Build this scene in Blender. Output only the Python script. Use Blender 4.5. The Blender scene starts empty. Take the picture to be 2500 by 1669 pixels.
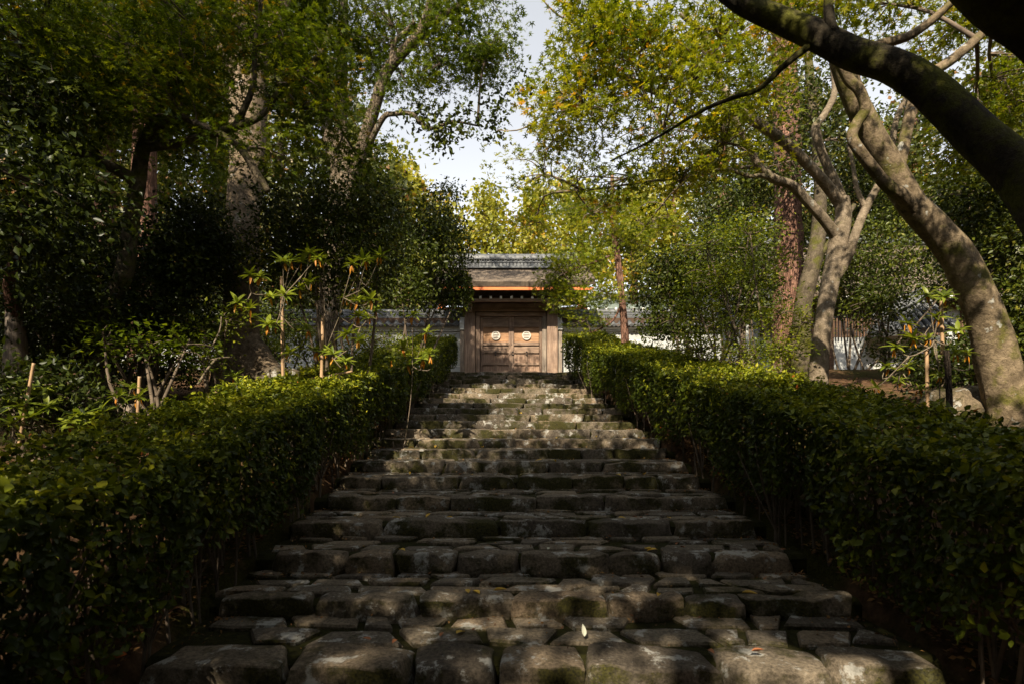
import bpy, bmesh, math, random
import numpy as np
from mathutils import Vector, noise as mnoise

rng = np.random.default_rng(7)
random.seed(7)
scene = bpy.context.scene
COL = scene.collection

# ---------------------------------------------------------------- camera
EYE = 1.52                      # camera height above the foot of the stairs
FPX, VX, VY = 1333.0, 1231.0, 1045.0    # focal length and vanishing point measured in the 2500 px photograph
cam_d = bpy.data.cameras.new("camera")
cam = bpy.data.objects.new("camera", cam_d)
COL.objects.link(cam)
cam.location = (0, 0, EYE)
cam.rotation_euler = (math.radians(90), 0, 0)
cam_d.sensor_width = 36
cam_d.lens = FPX / 2500 * 36
cam_d.shift_x = (1250 - VX) / 2500
cam_d.shift_y = (VY - 834.5) / 2500
cam_d.clip_start = 0.05
cam_d.clip_end = 1000
cam_d.dof.use_dof = True
cam_d.dof.focus_distance = 14.0
cam_d.dof.aperture_fstop = 3.2
scene.camera = cam

# ---------------------------------------------------------------- sky and sun
SUN_EL, SUN_AZ = math.radians(38.5), math.radians(17)
sun_dir = Vector((math.sin(SUN_AZ) * math.cos(SUN_EL), math.cos(SUN_AZ) * math.cos(SUN_EL), -math.sin(SUN_EL)))
world = bpy.data.worlds.new("World")
scene.world = world
world.use_nodes = True
wn = world.node_tree
wn.nodes.clear()
w_out = wn.nodes.new("ShaderNodeOutputWorld")
w_bg = wn.nodes.new("ShaderNodeBackground")
w_sky = wn.nodes.new("ShaderNodeTexSky")
w_sky.sky_type = 'NISHITA'
w_sky.sun_disc = False
w_sky.sun_elevation = SUN_EL
w_sky.sun_rotation = math.atan2(-sun_dir.x, -sun_dir.y)
w_sky.air_density = 1.0
w_sky.dust_density = 1.0
w_sky.ozone_density = 1.0
w_hsv = wn.nodes.new("ShaderNodeHueSaturation")
w_hsv.inputs["Saturation"].default_value = 0.16
w_bg.inputs["Strength"].default_value = 0.108
wn.links.new(w_sky.outputs[0], w_hsv.inputs["Color"])
w_veil = wn.nodes.new("ShaderNodeMix")          # thin bright veil of high cloud over the whole sky
w_veil.data_type = 'RGBA'
w_veil.blend_type = 'ADD'
w_veil.inputs[0].default_value = 1.0
w_veil.inputs[7].default_value = (0.72, 0.76, 0.82, 1)
wn.links.new(w_hsv.outputs[0], w_veil.inputs[6])
wn.links.new(w_veil.outputs[2], w_bg.inputs["Color"])
wn.links.new(w_bg.outputs[0], w_out.inputs["Surface"])
sun_d = bpy.data.lights.new("sun", 'SUN')
sun_d.energy = 5.0
sun_d.angle = math.radians(0.55)
sun_d.color = (1.0, 0.88, 0.68)
sun = bpy.data.objects.new("sun", sun_d)
COL.objects.link(sun)
sun.location = (-10, -30, 40)
sun.rotation_euler = sun_dir.to_track_quat('-Z', 'Y').to_euler()

scene.view_settings.view_transform = 'Standard'
scene.view_settings.look = 'None'
scene.view_settings.gamma = 1
scene.view_settings.use_curve_mapping = False
scene.view_settings.exposure = 1.1
scene.render.engine = 'CYCLES'
cy = scene.cycles
cy.max_bounces = 6
cy.diffuse_bounces = 3
cy.glossy_bounces = 2
cy.transmission_bounces = 4
cy.transparent_max_bounces = 4
cy.use_denoising = True
try:
    cy.denoiser = 'OPENIMAGEDENOISE'
    cy.denoising_prefilter = 'ACCURATE'
except Exception:
    pass

# ---------------------------------------------------------------- helpers
K = 2500 / 2349.0


def D(px, py, d):
    """point seen at (px, py) of the 2349 px view of the photograph, d metres ahead"""
    return np.array(((px * K - VX) / FPX * d, d, EYE + (VY - py * K) / FPX * d))


def S(px, py, d):
    return np.array(((px - VX) / FPX * d, d, EYE + (VY - py) / FPX * d))


def proj(P):
    d = np.maximum(P[:, 1], 0.05)
    return np.stack([(P[:, 0] / d * FPX + VX) / K, (VY - (P[:, 2] - EYE) / d * FPX) / K], 1)


def in_poly(pts, poly):
    x, y = pts[:, 0], pts[:, 1]
    r = np.zeros(len(pts), bool)
    j = len(poly) - 1
    for i in range(len(poly)):
        xi, yi = poly[i]
        xj, yj = poly[j]
        with np.errstate(divide='ignore', invalid='ignore'):
            r ^= ((yi > y) != (yj > y)) & (x < (xj - xi) * (y - yi) / (yj - yi + 1e-9) + xi)
        j = i
    return r


# the clear air over the stairs and in front of the gate (crowns keep out of it)
AIR = [(1222, -60), (1298, -60), (1298, 98), (1262, 140), (1228, 200), (1195, 250), (1172, 335), (1090, 378), (1000, 432), (958, 385),
       (898, 330), (868, 262), (985, 222), (1110, 205), (1195, 140)]
APPROACH = [(1072, 606), (1218, 606), (1224, 690), (1240, 725), (1275, 790), (1300, 870), (1040, 870), (1048, 790), (1082, 740), (1090, 690)]


def empty(name, label, cat, loc=(0, 0, 0), group=None, kind=None):
    o = bpy.data.objects.new(name, None)
    o.empty_display_size = 0.2
    o.location = loc
    COL.objects.link(o)
    tag(o, label, cat, group, kind)
    return o


def tag(o, label=None, cat=None, group=None, kind=None):
    if label:
        o["label"] = label
    if cat:
        o["category"] = cat
    if group:
        o["group"] = group
    if kind:
        o["kind"] = kind
    return o


def world_origin(o):
    v = Vector((0, 0, 0))
    while o is not None:
        v += o.location
        o = o.parent
    return v


def link(name, me, mat, parent=None, kind=None, label=None):
    o = bpy.data.objects.new(name, me)
    if mat is not None and not me.materials:
        me.materials.append(mat)
    COL.objects.link(o)
    if parent is not None:
        o.parent = parent
        o.location = -world_origin(parent)
    if kind:
        o["kind"] = kind
    if label:
        o["label"] = label
    return o


def mesh_tri(name, V, F, T=None):
    me = bpy.data.meshes.new(name)
    V = np.ascontiguousarray(V, np.float32)
    F = np.ascontiguousarray(F, np.int32)
    me.vertices.add(len(V))
    me.vertices.foreach_set("co", V.ravel())
    me.loops.add(F.size)
    me.loops.foreach_set("vertex_index", F.ravel())
    me.polygons.add(len(F))
    me.polygons.foreach_set("loop_start", np.arange(0, F.size, F.shape[1], dtype=np.int32))
    if T is not None:
        a = me.attributes.new("tint", 'FLOAT', 'FACE')
        a.data.foreach_set("value", np.ascontiguousarray(T, np.float32))
    me.update(calc_edges=True)
    return me


class MB:
    """collects quads and triangles into one mesh"""

    def __init__(self):
        self.v = []
        self.f = []

    def add(self, vs, fs):
        n = len(self.v)
        self.v.extend([tuple(p) for p in vs])
        self.f.extend([tuple(i + n for i in f) for f in fs])

    def box(self, c, s, bev=0.0):
        x, y, z = c
        a, b, h = s[0] / 2, s[1] / 2, s[2] / 2
        if bev <= 0:
            vs = [(x + i * a, y + j * b, z + k * h) for i in (-1, 1) for j in (-1, 1) for k in (-1, 1)]
            self.add(vs, [(0, 1, 3, 2), (4, 6, 7, 5), (0, 4, 5, 1), (2, 3, 7, 6), (0, 2, 6, 4), (1, 5, 7, 3)])
            return
        bm = bmesh.new()
        bmesh.ops.create_cube(bm, size=1)
        for v in bm.verts:
            v.co = Vector((x + v.co.x * s[0], y + v.co.y * s[1], z + v.co.z * s[2]))
        bmesh.ops.bevel(bm, geom=list(bm.edges), offset=min(bev, a * .9, b * .9, h * .9), segments=1, profile=0.5, affect='EDGES')
        bm.verts.index_update()
        self.add([v.co[:] for v in bm.verts], [[v.index for v in f.verts] for f in bm.faces])
        bm.free()

    def prism(self, poly, z0, z1, axis='y'):
        """extrude a polygon of (a, b) pairs; axis y: a=x, b=z, along y"""
        n = len(poly)
        if axis == 'y':
            vs = [(a, z0, b) for a, b in poly] + [(a, z1, b) for a, b in poly]
        elif axis == 'x':
            vs = [(z0, a, b) for a, b in poly] + [(z1, a, b) for a, b in poly]
        else:
            vs = [(a, b, z0) for a, b in poly] + [(a, b, z1) for a, b in poly]
        self.add(vs, [tuple(range(n))[::-1], tuple(range(n, 2 * n))] + [(i, (i + 1) % n, n + (i + 1) % n, n + i) for i in range(n)])

    def cyl(self, c, r, h, axis='y', seg=20, r2=None):
        r2 = r if r2 is None else r2
        vs = []
        for k, rr in ((0, r), (1, r2)):
            for i in range(seg):
                t = 2 * math.pi * i / seg
                u, w, q = rr * math.cos(t), rr * math.sin(t), k * h
                vs.append({'y': (c[0] + u, c[1] + q, c[2] + w), 'z': (c[0] + u, c[1] + w, c[2] + q), 'x': (c[0] + q, c[1] + u, c[2] + w)}[axis])
        self.add(vs, [tuple(range(seg)), tuple(range(seg, 2 * seg))] + [(i, (i + 1) % seg, seg + (i + 1) % seg, seg + i) for i in range(seg)])

    def tube(self, pts, radii, sides=8, rough=0.0, smooth=True, seed=0.0, cap=True, flare=0.0):
        P = [Vector(p) for p in pts]
        R = list(radii)
        if smooth and len(P) > 2:
            Q, RR = [], []
            for i in range(len(P) - 1):
                p0, p1, p2, p3 = P[max(i - 1, 0)], P[i], P[i + 1], P[min(i + 2, len(P) - 1)]
                n = 5 if rough > 0 else 3
                for k in range(n):
                    t = k / n
                    Q.append(0.5 * ((2 * p1) + (p2 - p0) * t + (2 * p0 - 5 * p1 + 4 * p2 - p3) * t * t + (3 * p1 - p0 - 3 * p2 + p3) * t ** 3))
                    RR.append(R[i] * (1 - t) + R[i + 1] * t)
            Q.append(P[-1])
            RR.append(R[-1])
            P, R = Q, RR
        vs, fs = [], []
        n = len(P)
        for i, p in enumerate(P):
            t = (P[min(i + 1, n - 1)] - P[max(i - 1, 0)])
            if t.length < 1e-6:
                t = Vector((0, 0, 1))
            t.normalize()
            a = t.cross(Vector((0, 1, 0)))
            if a.length < 0.2:
                a = t.cross(Vector((1, 0, 0)))
            a.normalize()
            b = t.cross(a)
            for s in range(sides):
                th = 2 * math.pi * s / sides
                r = R[i]
                if rough:
                    q = Vector((math.cos(th) * 1.6, math.sin(th) * 1.6, 0)) + p * 1.3 + Vector((seed, 0, 0))
                    r *= 1 + rough * (mnoise.noise(q) + 0.5 * mnoise.noise(q * 2.7))
                vs.append(p + a * (r * math.cos(th)) + b * (r * math.sin(th)))
        for i in range(n - 1):
            for s in range(sides):
                s2 = (s + 1) % sides
                fs.append((i * sides + s, i * sides + s2, (i + 1) * sides + s2, (i + 1) * sides + s))
        if cap:
            fs.append(tuple(range(sides))[::-1])
            fs.append(tuple((n - 1) * sides + s for s in range(sides)))
        self.add(vs, fs)

    def build(self, name, mat, parent=None, smooth=False, kind=None, label=None):
        me = bpy.data.meshes.new(name)
        me.from_pydata(self.v, [], self.f)
        if smooth:
            me.polygons.foreach_set("use_smooth", [True] * len(me.polygons))
        bm = bmesh.new()
        bm.from_mesh(me)
        bmesh.ops.recalc_face_normals(bm, faces=bm.faces)
        bm.to_mesh(me)
        bm.free()
        me.update()
        return link(name, me, mat, parent, kind, label)


def copy_obj(o, parent=None, loc=None, rot=None, scl=None):
    c = o.copy()
    COL.objects.link(c)
    c.parent = parent
    if loc is not None:
        c.location = loc
    if rot is not None:
        c.rotation_euler = rot
    if scl is not None:
        c.scale = scl
    return c


# ---------------------------------------------------------------- materials
def new_mat(name):
    m = bpy.data.materials.new(name)
    m.use_nodes = True
    nt = m.node_tree
    nt.nodes.clear()
    out = nt.nodes.new("ShaderNodeOutputMaterial")
    return m, nt, out


def nd(nt, kind, **kw):
    n = nt.nodes.new(kind)
    for k, v in kw.items():
        if k in n.inputs:
            n.inputs[k].default_value = v
        else:
            setattr(n, k, v)
    return n


def ramp(nt, fac, stops):
    r = nt.nodes.new("ShaderNodeValToRGB")
    e = r.color_ramp.elements
    while len(e) < len(stops):
        e.new(0.5)
    for i, (p, c) in enumerate(stops):
        e[i].position = p
        e[i].color = (*c, 1)
    nt.links.new(fac, r.inputs[0])
    return r


def coords(nt, scale=(1, 1, 1)):
    g = nt.nodes.new("ShaderNodeNewGeometry")
    mp = nt.nodes.new("ShaderNodeMapping")
    mp.inputs["Scale"].default_value = scale
    nt.links.new(g.outputs["Position"], mp.inputs[0])
    return mp.outputs[0], g


def noise_n(nt, vec, scale, detail=6, rough=0.6, dist=0.0):
    n = nd(nt, "ShaderNodeTexNoise", Scale=scale, Detail=detail, Roughness=rough, Distortion=dist)
    nt.links.new(vec, n.inputs["Vector"])
    return n.outputs["Fac"]


def mix_c(nt, fac, a, b, blend='MIX'):
    m = nt.nodes.new("ShaderNodeMix")
    m.data_type = 'RGBA'
    m.blend_type = blend
    for s, i in ((fac, 0), (a, 6), (b, 7)):
        if hasattr(s, "is_output"):
            nt.links.new(s, m.inputs[i])
        else:
            m.inputs[i].default_value = s if i == 0 else (*s, 1)
    return m.outputs[2]


def bump(nt, h, strength, dist=0.02):
    b = nd(nt, "ShaderNodeBump", Strength=strength, Distance=dist)
    nt.links.new(h, b.inputs["Height"])
    return b.outputs[0]


def principled(nt, out, color, rough=0.8, normal=None, spec=0.3, metal=0.0):
    p = nd(nt, "ShaderNodeBsdfPrincipled", Roughness=rough, Metallic=metal)
    p.inputs["Specular IOR Level"].default_value = spec
    if hasattr(color, "is_output"):
        nt.links.new(color, p.inputs["Base Color"])
    else:
        p.inputs["Base Color"].default_value = (*color, 1)
    if normal is not None:
        nt.links.new(normal, p.inputs["Normal"])
    if out is not None:
        nt.links.new(p.outputs[0], out.inputs["Surface"])
    return p


def m_leaf(name, stops, rough=0.45, trans=0.4, spec=0.35, tc=(1.25, 1.2, 0.55)):
    m, nt, out = new_mat(name)
    a = nd(nt, "ShaderNodeAttribute", attribute_name="tint")
    c = ramp(nt, a.outputs["Fac"], stops).outputs[0]
    p = principled(nt, None, c, rough, spec=spec)
    t = nt.nodes.new("ShaderNodeBsdfTranslucent")
    tcol = mix_c(nt, 1.0, c, tc, 'MULTIPLY')
    nt.links.new(tcol, t.inputs["Color"])
    mx = nd(nt, "ShaderNodeMixShader", Fac=trans)
    nt.links.new(p.outputs[0], mx.inputs[1])
    nt.links.new(t.outputs[0], mx.inputs[2])
    nt.links.new(mx.outputs[0], out.inputs["Surface"])
    return m


def m_bark(name, light, dark, moss=0.3, vert=True, mosscol=(0.075, 0.085, 0.012), lichen=0.0):
    m, nt, out = new_mat(name)
    v, _ = coords(nt, (9, 9, 1.6) if vert else (5, 5, 5))
    n1 = noise_n(nt, v, 1.6, 8, 0.65, 0.4)
    c = ramp(nt, n1, [(0.3, dark), (0.68, light)]).outputs[0]
    v2, _ = coords(nt)
    n2 = noise_n(nt, v2, 1.5, 5, 0.6)
    c = mix_c(nt, ramp(nt, n2, [(0.35, (0, 0, 0)), (0.7, (0.45, 0.45, 0.45))]).outputs[0], c, dark)
    n3 = noise_n(nt, v2, 2.6, 8, 0.7)
    lo = 0.75 - moss * 0.5
    mf = ramp(nt, n3, [(lo, (0, 0, 0)), (lo + 0.12, (0.9, 0.9, 0.9))]).outputs[0]
    c = mix_c(nt, mf, c, mosscol)
    if lichen:
        n4 = noise_n(nt, v2, 7, 3, 0.5)
        lf = ramp(nt, n4, [(0.66, (0, 0, 0)), (0.7, (lichen,) * 3)]).outputs[0]
        c = mix_c(nt, lf, c, (0.42, 0.42, 0.38))
    vo = nd(nt, "ShaderNodeTexVoronoi", feature='DISTANCE_TO_EDGE', Scale=2.6 if vert else 5.5, Randomness=1.0)
    wv = nd(nt, "ShaderNodeMixRGB", blend_type='ADD', Fac=0.35)
    nt.links.new(v, wv.inputs[1])
    nz = nd(nt, "ShaderNodeTexNoise", Scale=3.0, Detail=4)
    nt.links.new(v, nz.inputs["Vector"])
    nt.links.new(nz.outputs["Color"], wv.inputs[2])
    nt.links.new(wv.outputs[0], vo.inputs["Vector"])
    crack = ramp(nt, vo.outputs["Distance"], [(0.0, (0.35, 0.35, 0.35)), (0.13, (1, 1, 1))])
    if vert:
        c = mix_c(nt, 0.85, c, crack.outputs[0], 'MULTIPLY')
    else:
        c = mix_c(nt, 0.3, c, crack.outputs[0], 'MULTIPLY')
    nb = noise_n(nt, v2, 30, 6, 0.75)
    c = mix_c(nt, 0.6, c, ramp(nt, nb, [(0.3, (0.45, 0.45, 0.45)), (0.7, (1.35, 1.35, 1.35))]).outputs[0], 'MULTIPLY')
    hs = nd(nt, "ShaderNodeMath", operation='MULTIPLY_ADD')
    nt.links.new(nb, hs.inputs[0])
    hs.inputs[1].default_value = 0.6
    nt.links.new(crack.outputs[0] if vert else n1, hs.inputs[2])
    principled(nt, out, c, 0.92, bump(nt, hs.outputs[0], 1.0, 0.03), 0.12)
    return m


def m_simple(name, a, b, scale=4, rough=0.8, bmp=0.3, spec=0.3, stretch=(1, 1, 1), lo=0.3, hi=0.7, metal=0.0):
    m, nt, out = new_mat(name)
    v, _ = coords(nt, stretch)
    n = noise_n(nt, v, scale, 8, 0.65, 0.2)
    c = ramp(nt, n, [(lo, a), (hi, b)]).outputs[0]
    principled(nt, out, c, rough, bump(nt, n, bmp, 0.02), spec, metal)
    return m


def m_stone(name, base1, base2, mossiness=0.5, up=0.5):
    m, nt, out = new_mat(name)
    v, g = coords(nt)
    n1 = noise_n(nt, v, 2.2, 6, 0.6)
    c = ramp(nt, n1, [(0.3, base1), (0.7, base2)]).outputs[0]
    oi = nt.nodes.new("ShaderNodeObjectInfo")
    c = mix_c(nt, 1.0, c, ramp(nt, oi.outputs["Random"], [(0, (0.62, 0.6, 0.6)), (0.5, (1, 0.96, 0.9)), (1, (1.25, 1.1, 0.95))]).outputs[0], 'MULTIPLY')
    n2 = noise_n(nt, v, 38, 4, 0.7)
    c = mix_c(nt, 0.75, c, ramp(nt, n2, [(0.32, (0.22, 0.22, 0.22)), (0.68, (1.5, 1.5, 1.5))]).outputs[0], 'MULTIPLY')
    # pale lichen
    n3 = noise_n(nt, v, 4.5, 10, 0.72)
    lf = ramp(nt, n3, [(0.555, (0, 0, 0)), (0.60, (0.85, 0.85, 0.85))]).outputs[0]
    c = mix_c(nt, lf, c, (0.36, 0.35, 0.32))
    # moss on patches and near joints
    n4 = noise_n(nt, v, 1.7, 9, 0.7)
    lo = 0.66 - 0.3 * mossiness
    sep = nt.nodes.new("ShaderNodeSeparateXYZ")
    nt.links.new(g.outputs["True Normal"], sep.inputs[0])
    riser_shade = nd(nt, "ShaderNodeMath", operation='MULTIPLY_ADD')      # moss thickened on risers to deepen their shade, treads kept worn and lighter
    nt.links.new(sep.outputs["Z"], riser_shade.inputs[0])
    riser_shade.inputs[1].default_value = -0.10
    riser_shade.inputs[2].default_value = 0.045
    moss_shade = nd(nt, "ShaderNodeMath", operation='ADD')
    nt.links.new(n4, moss_shade.inputs[0])
    nt.links.new(riser_shade.outputs[0], moss_shade.inputs[1])
    mf = ramp(nt, moss_shade.outputs[0], [(lo, (0, 0, 0)), (lo + 0.1, (0.95, 0.95, 0.95))]).outputs[0]
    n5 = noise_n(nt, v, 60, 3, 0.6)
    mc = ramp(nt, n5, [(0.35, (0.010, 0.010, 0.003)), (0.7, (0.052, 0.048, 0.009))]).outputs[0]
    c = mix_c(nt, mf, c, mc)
    hsum = nd(nt, "ShaderNodeMath", operation='ADD')
    nt.links.new(n2, hsum.inputs[0])
    nt.links.new(n3, hsum.inputs[1])
    principled(nt, out, c, 0.92, bump(nt, hsum.outputs[0], 0.75, 0.02), 0.15)
    return m


def m_wood(name, a, b, vert=True, scale=1.0, rough=0.75):
    m, nt, out = new_mat(name)
    st = (26, 26, 1.3) if vert else (1.3, 26, 26)
    v, _ = coords(nt, tuple(s * scale for s in st))
    n = noise_n(nt, v, 1.0, 8, 0.6, 1.2)
    v2, _ = coords(nt)
    n2 = noise_n(nt, v2, 1.6, 4, 0.6)
    c = ramp(nt, n, [(0.28, a), (0.7, b)]).outputs[0]
    c = mix_c(nt, 0.9, c, ramp(nt, n2, [(0.3, (0.5, 0.47, 0.46)), (0.7, (1.12, 1.06, 1.0))]).outputs[0], 'MULTIPLY')
    v3, _ = coords(nt, (60, 60, 3.0) if vert else (3.0, 60, 60))
    n3 = noise_n(nt, v3, 1.0, 5, 0.7)
    c = mix_c(nt, 0.7, c, ramp(nt, n3, [(0.35, (0.5, 0.47, 0.45)), (0.65, (1.2, 1.18, 1.15))]).outputs[0], 'MULTIPLY')
    principled(nt, out, c, rough, bump(nt, n, 0.25, 0.01), 0.2)
    return m


M = {}
M['maple_gold'] = m_leaf("maple_gold", [(0.0, (0.055, 0.085, 0.006)), (0.45, (0.17, 0.20, 0.010)), (0.85, (0.33, 0.31, 0.014)), (1.0, (0.45, 0.24, 0.015))], trans=0.55)
M['maple_green'] = m_leaf("maple_green", [(0.0, (0.03, 0.05, 0.006)), (0.5, (0.085, 0.12, 0.008)), (0.9, (0.20, 0.22, 0.012)), (1.0, (0.32, 0.2, 0.02))], trans=0.5, spec=0.2)
M['evergreen'] = m_leaf("evergreen", [(0.0, (0.014, 0.022, 0.003)), (0.5, (0.04, 0.054, 0.006)), (0.9, (0.10, 0.115, 0.01)), (1.0, (0.16, 0.15, 0.02))], rough=0.4, trans=0.24, spec=0.2)
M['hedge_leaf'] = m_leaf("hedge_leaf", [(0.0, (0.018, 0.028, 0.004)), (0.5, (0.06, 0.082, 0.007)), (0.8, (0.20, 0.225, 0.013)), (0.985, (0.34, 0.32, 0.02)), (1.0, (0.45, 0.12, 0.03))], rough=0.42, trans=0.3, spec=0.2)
M['layer_leaf'] = m_leaf("layer_leaf", [(0.0, (0.05, 0.08, 0.008)), (0.5, (0.15, 0.19, 0.01)), (1.0, (0.32, 0.31, 0.02))], trans=0.45)
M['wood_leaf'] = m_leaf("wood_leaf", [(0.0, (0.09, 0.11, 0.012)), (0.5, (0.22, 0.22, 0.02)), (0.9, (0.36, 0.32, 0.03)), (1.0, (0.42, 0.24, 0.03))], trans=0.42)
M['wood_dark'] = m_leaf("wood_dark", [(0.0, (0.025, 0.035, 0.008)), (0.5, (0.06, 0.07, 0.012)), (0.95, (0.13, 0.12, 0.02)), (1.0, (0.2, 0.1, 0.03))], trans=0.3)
M['rhodo'] = m_leaf("rhododendron_leaf", [(0.0, (0.09, 0.13, 0.012)), (1.0, (0.22, 0.25, 0.025))], rough=0.42, trans=0.35, spec=0.3)
M['rhodo_old'] = m_leaf("rhododendron_old_leaf", [(0.0, (0.5, 0.19, 0.015)), (1.0, (0.6, 0.3, 0.03))], rough=0.5, trans=0.35, tc=(1.2, 1.0, 0.6))
M['litter'] = m_leaf("litter", [(0.0, (0.05, 0.022, 0.01)), (0.5, (0.16, 0.07, 0.025)), (1.0, (0.3, 0.17, 0.05))], rough=0.8, trans=0.1)
M['fallen'] = m_leaf("fallen_leaf", [(0.0, (0.5, 0.3, 0.03)), (1.0, (0.55, 0.36, 0.05))], rough=0.6, trans=0.15)
M['fallen_pale'] = m_simple("fallen_pale", (0.5, 0.5, 0.38), (0.62, 0.62, 0.5), 20, 0.6, 0.1)
M['fallen_brown'] = m_simple("fallen_brown", (0.2, 0.07, 0.03), (0.34, 0.13, 0.05), 20, 0.7, 0.1)
M['bark_grey'] = m_bark("bark_grey", (0.30, 0.235, 0.165), (0.10, 0.075, 0.05), 0.25, lichen=0.5)
M['bark_pale'] = m_bark("bark_pale", (0.34, 0.27, 0.2), (0.11, 0.085, 0.055), 0.34, False, lichen=0.4)
M['bark_moss'] = m_bark("bark_moss", (0.17, 0.135, 0.09), (0.035, 0.027, 0.018), 0.55, False, mosscol=(0.08, 0.08, 0.012))
M['bark_lean'] = m_bark("bark_lean", (0.31, 0.235, 0.15), (0.06, 0.043, 0.026), 0.5, False, mosscol=(0.10, 0.095, 0.018), lichen=0.7)
M['bark_bough'] = m_bark("bark_bough", (0.075, 0.06, 0.04), (0.014, 0.012, 0.008), 0.6, False, mosscol=(0.085, 0.085, 0.012))
M['bark_dark'] = m_bark("bark_dark", (0.10, 0.075, 0.055), (0.025, 0.018, 0.013), 0.2)
M['bark_cedar'] = m_bark("bark_cedar", (0.36, 0.2, 0.14), (0.10, 0.05, 0.035), 0.08)
M['bark_old'] = m_bark("bark_old", (0.30, 0.225, 0.15), (0.07, 0.05, 0.032), 0.25, False, lichen=0.3)
M['twig'] = m_simple("twig_bark", (0.05, 0.035, 0.025), (0.2, 0.15, 0.11), 6, 0.9, 0.2)
M['stem'] = m_simple("stem_bark", (0.06, 0.045, 0.03), (0.16, 0.12, 0.085), 8, 0.9, 0.2)
M['bamboo'] = m_simple("bamboo_cane", (0.26, 0.16, 0.085), (0.44, 0.29, 0.165), 5, 0.5, 0.1, stretch=(6, 6, 0.7))
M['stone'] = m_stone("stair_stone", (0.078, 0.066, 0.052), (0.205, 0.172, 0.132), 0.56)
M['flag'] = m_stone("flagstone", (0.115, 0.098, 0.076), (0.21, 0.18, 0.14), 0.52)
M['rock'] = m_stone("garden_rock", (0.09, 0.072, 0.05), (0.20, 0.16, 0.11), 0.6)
M['moss'] = m_simple("moss_bed", (0.008, 0.007, 0.003), (0.032, 0.031, 0.007), 14, 0.95, 0.9, 0.1)
M['earth'] = None
M['plaster'] = m_simple("white_plaster", (0.5, 0.5, 0.48), (0.62, 0.62, 0.6), 2.5, 0.85, 0.05)
M['plaster_grey'] = m_simple("grey_plaster", (0.36, 0.37, 0.36), (0.46, 0.47, 0.46), 1.2, 0.9, 0.05)
M['tile'] = m_simple("roof_tile", (0.05, 0.053, 0.057), (0.15, 0.155, 0.16), 3.5, 0.5, 0.2, 0.5)
M['copper'] = m_simple("copper_roof", (0.10, 0.125, 0.11), (0.2, 0.235, 0.21), 4, 0.6, 0.2)
M['thatch'] = None
M['wood_v'] = m_wood("gate_wood_upright", (0.18, 0.115, 0.082), (0.47, 0.36, 0.285), True)
M['wood_h'] = m_wood("gate_wood_level", (0.17, 0.115, 0.082), (0.45, 0.34, 0.265), False)
M['wood_panel'] = m_wood("panel_wood", (0.32, 0.175, 0.095), (0.54, 0.36, 0.225), False, 0.7)
M['wood_panel_v'] = m_wood("panel_wood_upright", (0.22, 0.14, 0.10), (0.47, 0.345, 0.265), True, 0.9)
M['wood_dark'+'_beam'] = m_wood("beam_wood", (0.07, 0.04, 0.026), (0.2, 0.13, 0.085), False)
M['wood_grey'] = m_wood("weathered_wood", (0.17, 0.14, 0.115), (0.42, 0.375, 0.32), True)
M['crest'] = m_simple("crest_wood", (0.42, 0.38, 0.33), (0.54, 0.5, 0.45), 12, 0.7, 0.1)
M['crest_cut'] = m_simple("crest_groove", (0.03, 0.02, 0.015), (0.06, 0.04, 0.03), 12, 0.9, 0.1)
M['iron'] = m_simple("black_iron", (0.015, 0.013, 0.012), (0.05, 0.045, 0.04), 9, 0.4, 0.1, 0.5)
M['red'] = m_simple("vermilion_board", (0.50, 0.12, 0.035), (0.66, 0.20, 0.06), 4, 0.6, 0.1, stretch=(0.6, 4, 4))
M['white_paint'] = m_simple("white_paint", (0.72, 0.71, 0.68), (0.82, 0.81, 0.78), 8, 0.6, 0.05)
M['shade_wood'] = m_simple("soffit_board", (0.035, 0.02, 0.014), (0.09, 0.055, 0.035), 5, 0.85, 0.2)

# earth: brown litter soil with moss patches
m, nt, out = new_mat("forest_floor")
v, _ = coords(nt)
n1 = noise_n(nt, v, 9, 9, 0.7)
c = ramp(nt, n1, [(0.3, (0.03, 0.017, 0.01)), (0.7, (0.15, 0.085, 0.045))]).outputs[0]
n2 = noise_n(nt, v, 0.55, 7, 0.65)
mf = ramp(nt, n2, [(0.47, (0, 0, 0)), (0.56, (0.95, 0.95, 0.95))]).outputs[0]
n3 = noise_n(nt, v, 45, 4, 0.6)
mc = ramp(nt, n3, [(0.3, (0.014, 0.014, 0.004)), (0.7, (0.065, 0.062, 0.012))]).outputs[0]
c = mix_c(nt, mf, c, mc)
principled(nt, out, c, 0.95, bump(nt, n1, 0.8, 0.05), 0.1)
M['earth'] = m
# bark thatch with streaks down the slope
m, nt, out = new_mat("bark_thatch")
v, _ = coords(nt, (14, 2.0, 2.0))
n1 = noise_n(nt, v, 1.6, 8, 0.7)
v2, _ = coords(nt, (0.7, 1.5, 1.5))
n2 = noise_n(nt, v2, 2.3, 6, 0.65, 0.6)
c = ramp(nt, n1, [(0.3, (0.085, 0.065, 0.05)), (0.7, (0.21, 0.165, 0.125))]).outputs[0]
c = mix_c(nt, ramp(nt, n2, [(0.42, (0, 0, 0)), (0.62, (0.8, 0.8, 0.8))]).outputs[0], c, (0.05, 0.042, 0.036))  # dark blotches painted in as dappled leaf shade
principled(nt, out, c, 0.95, bump(nt, n1, 0.6, 0.02), 0.1)
M['thatch'] = m

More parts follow.
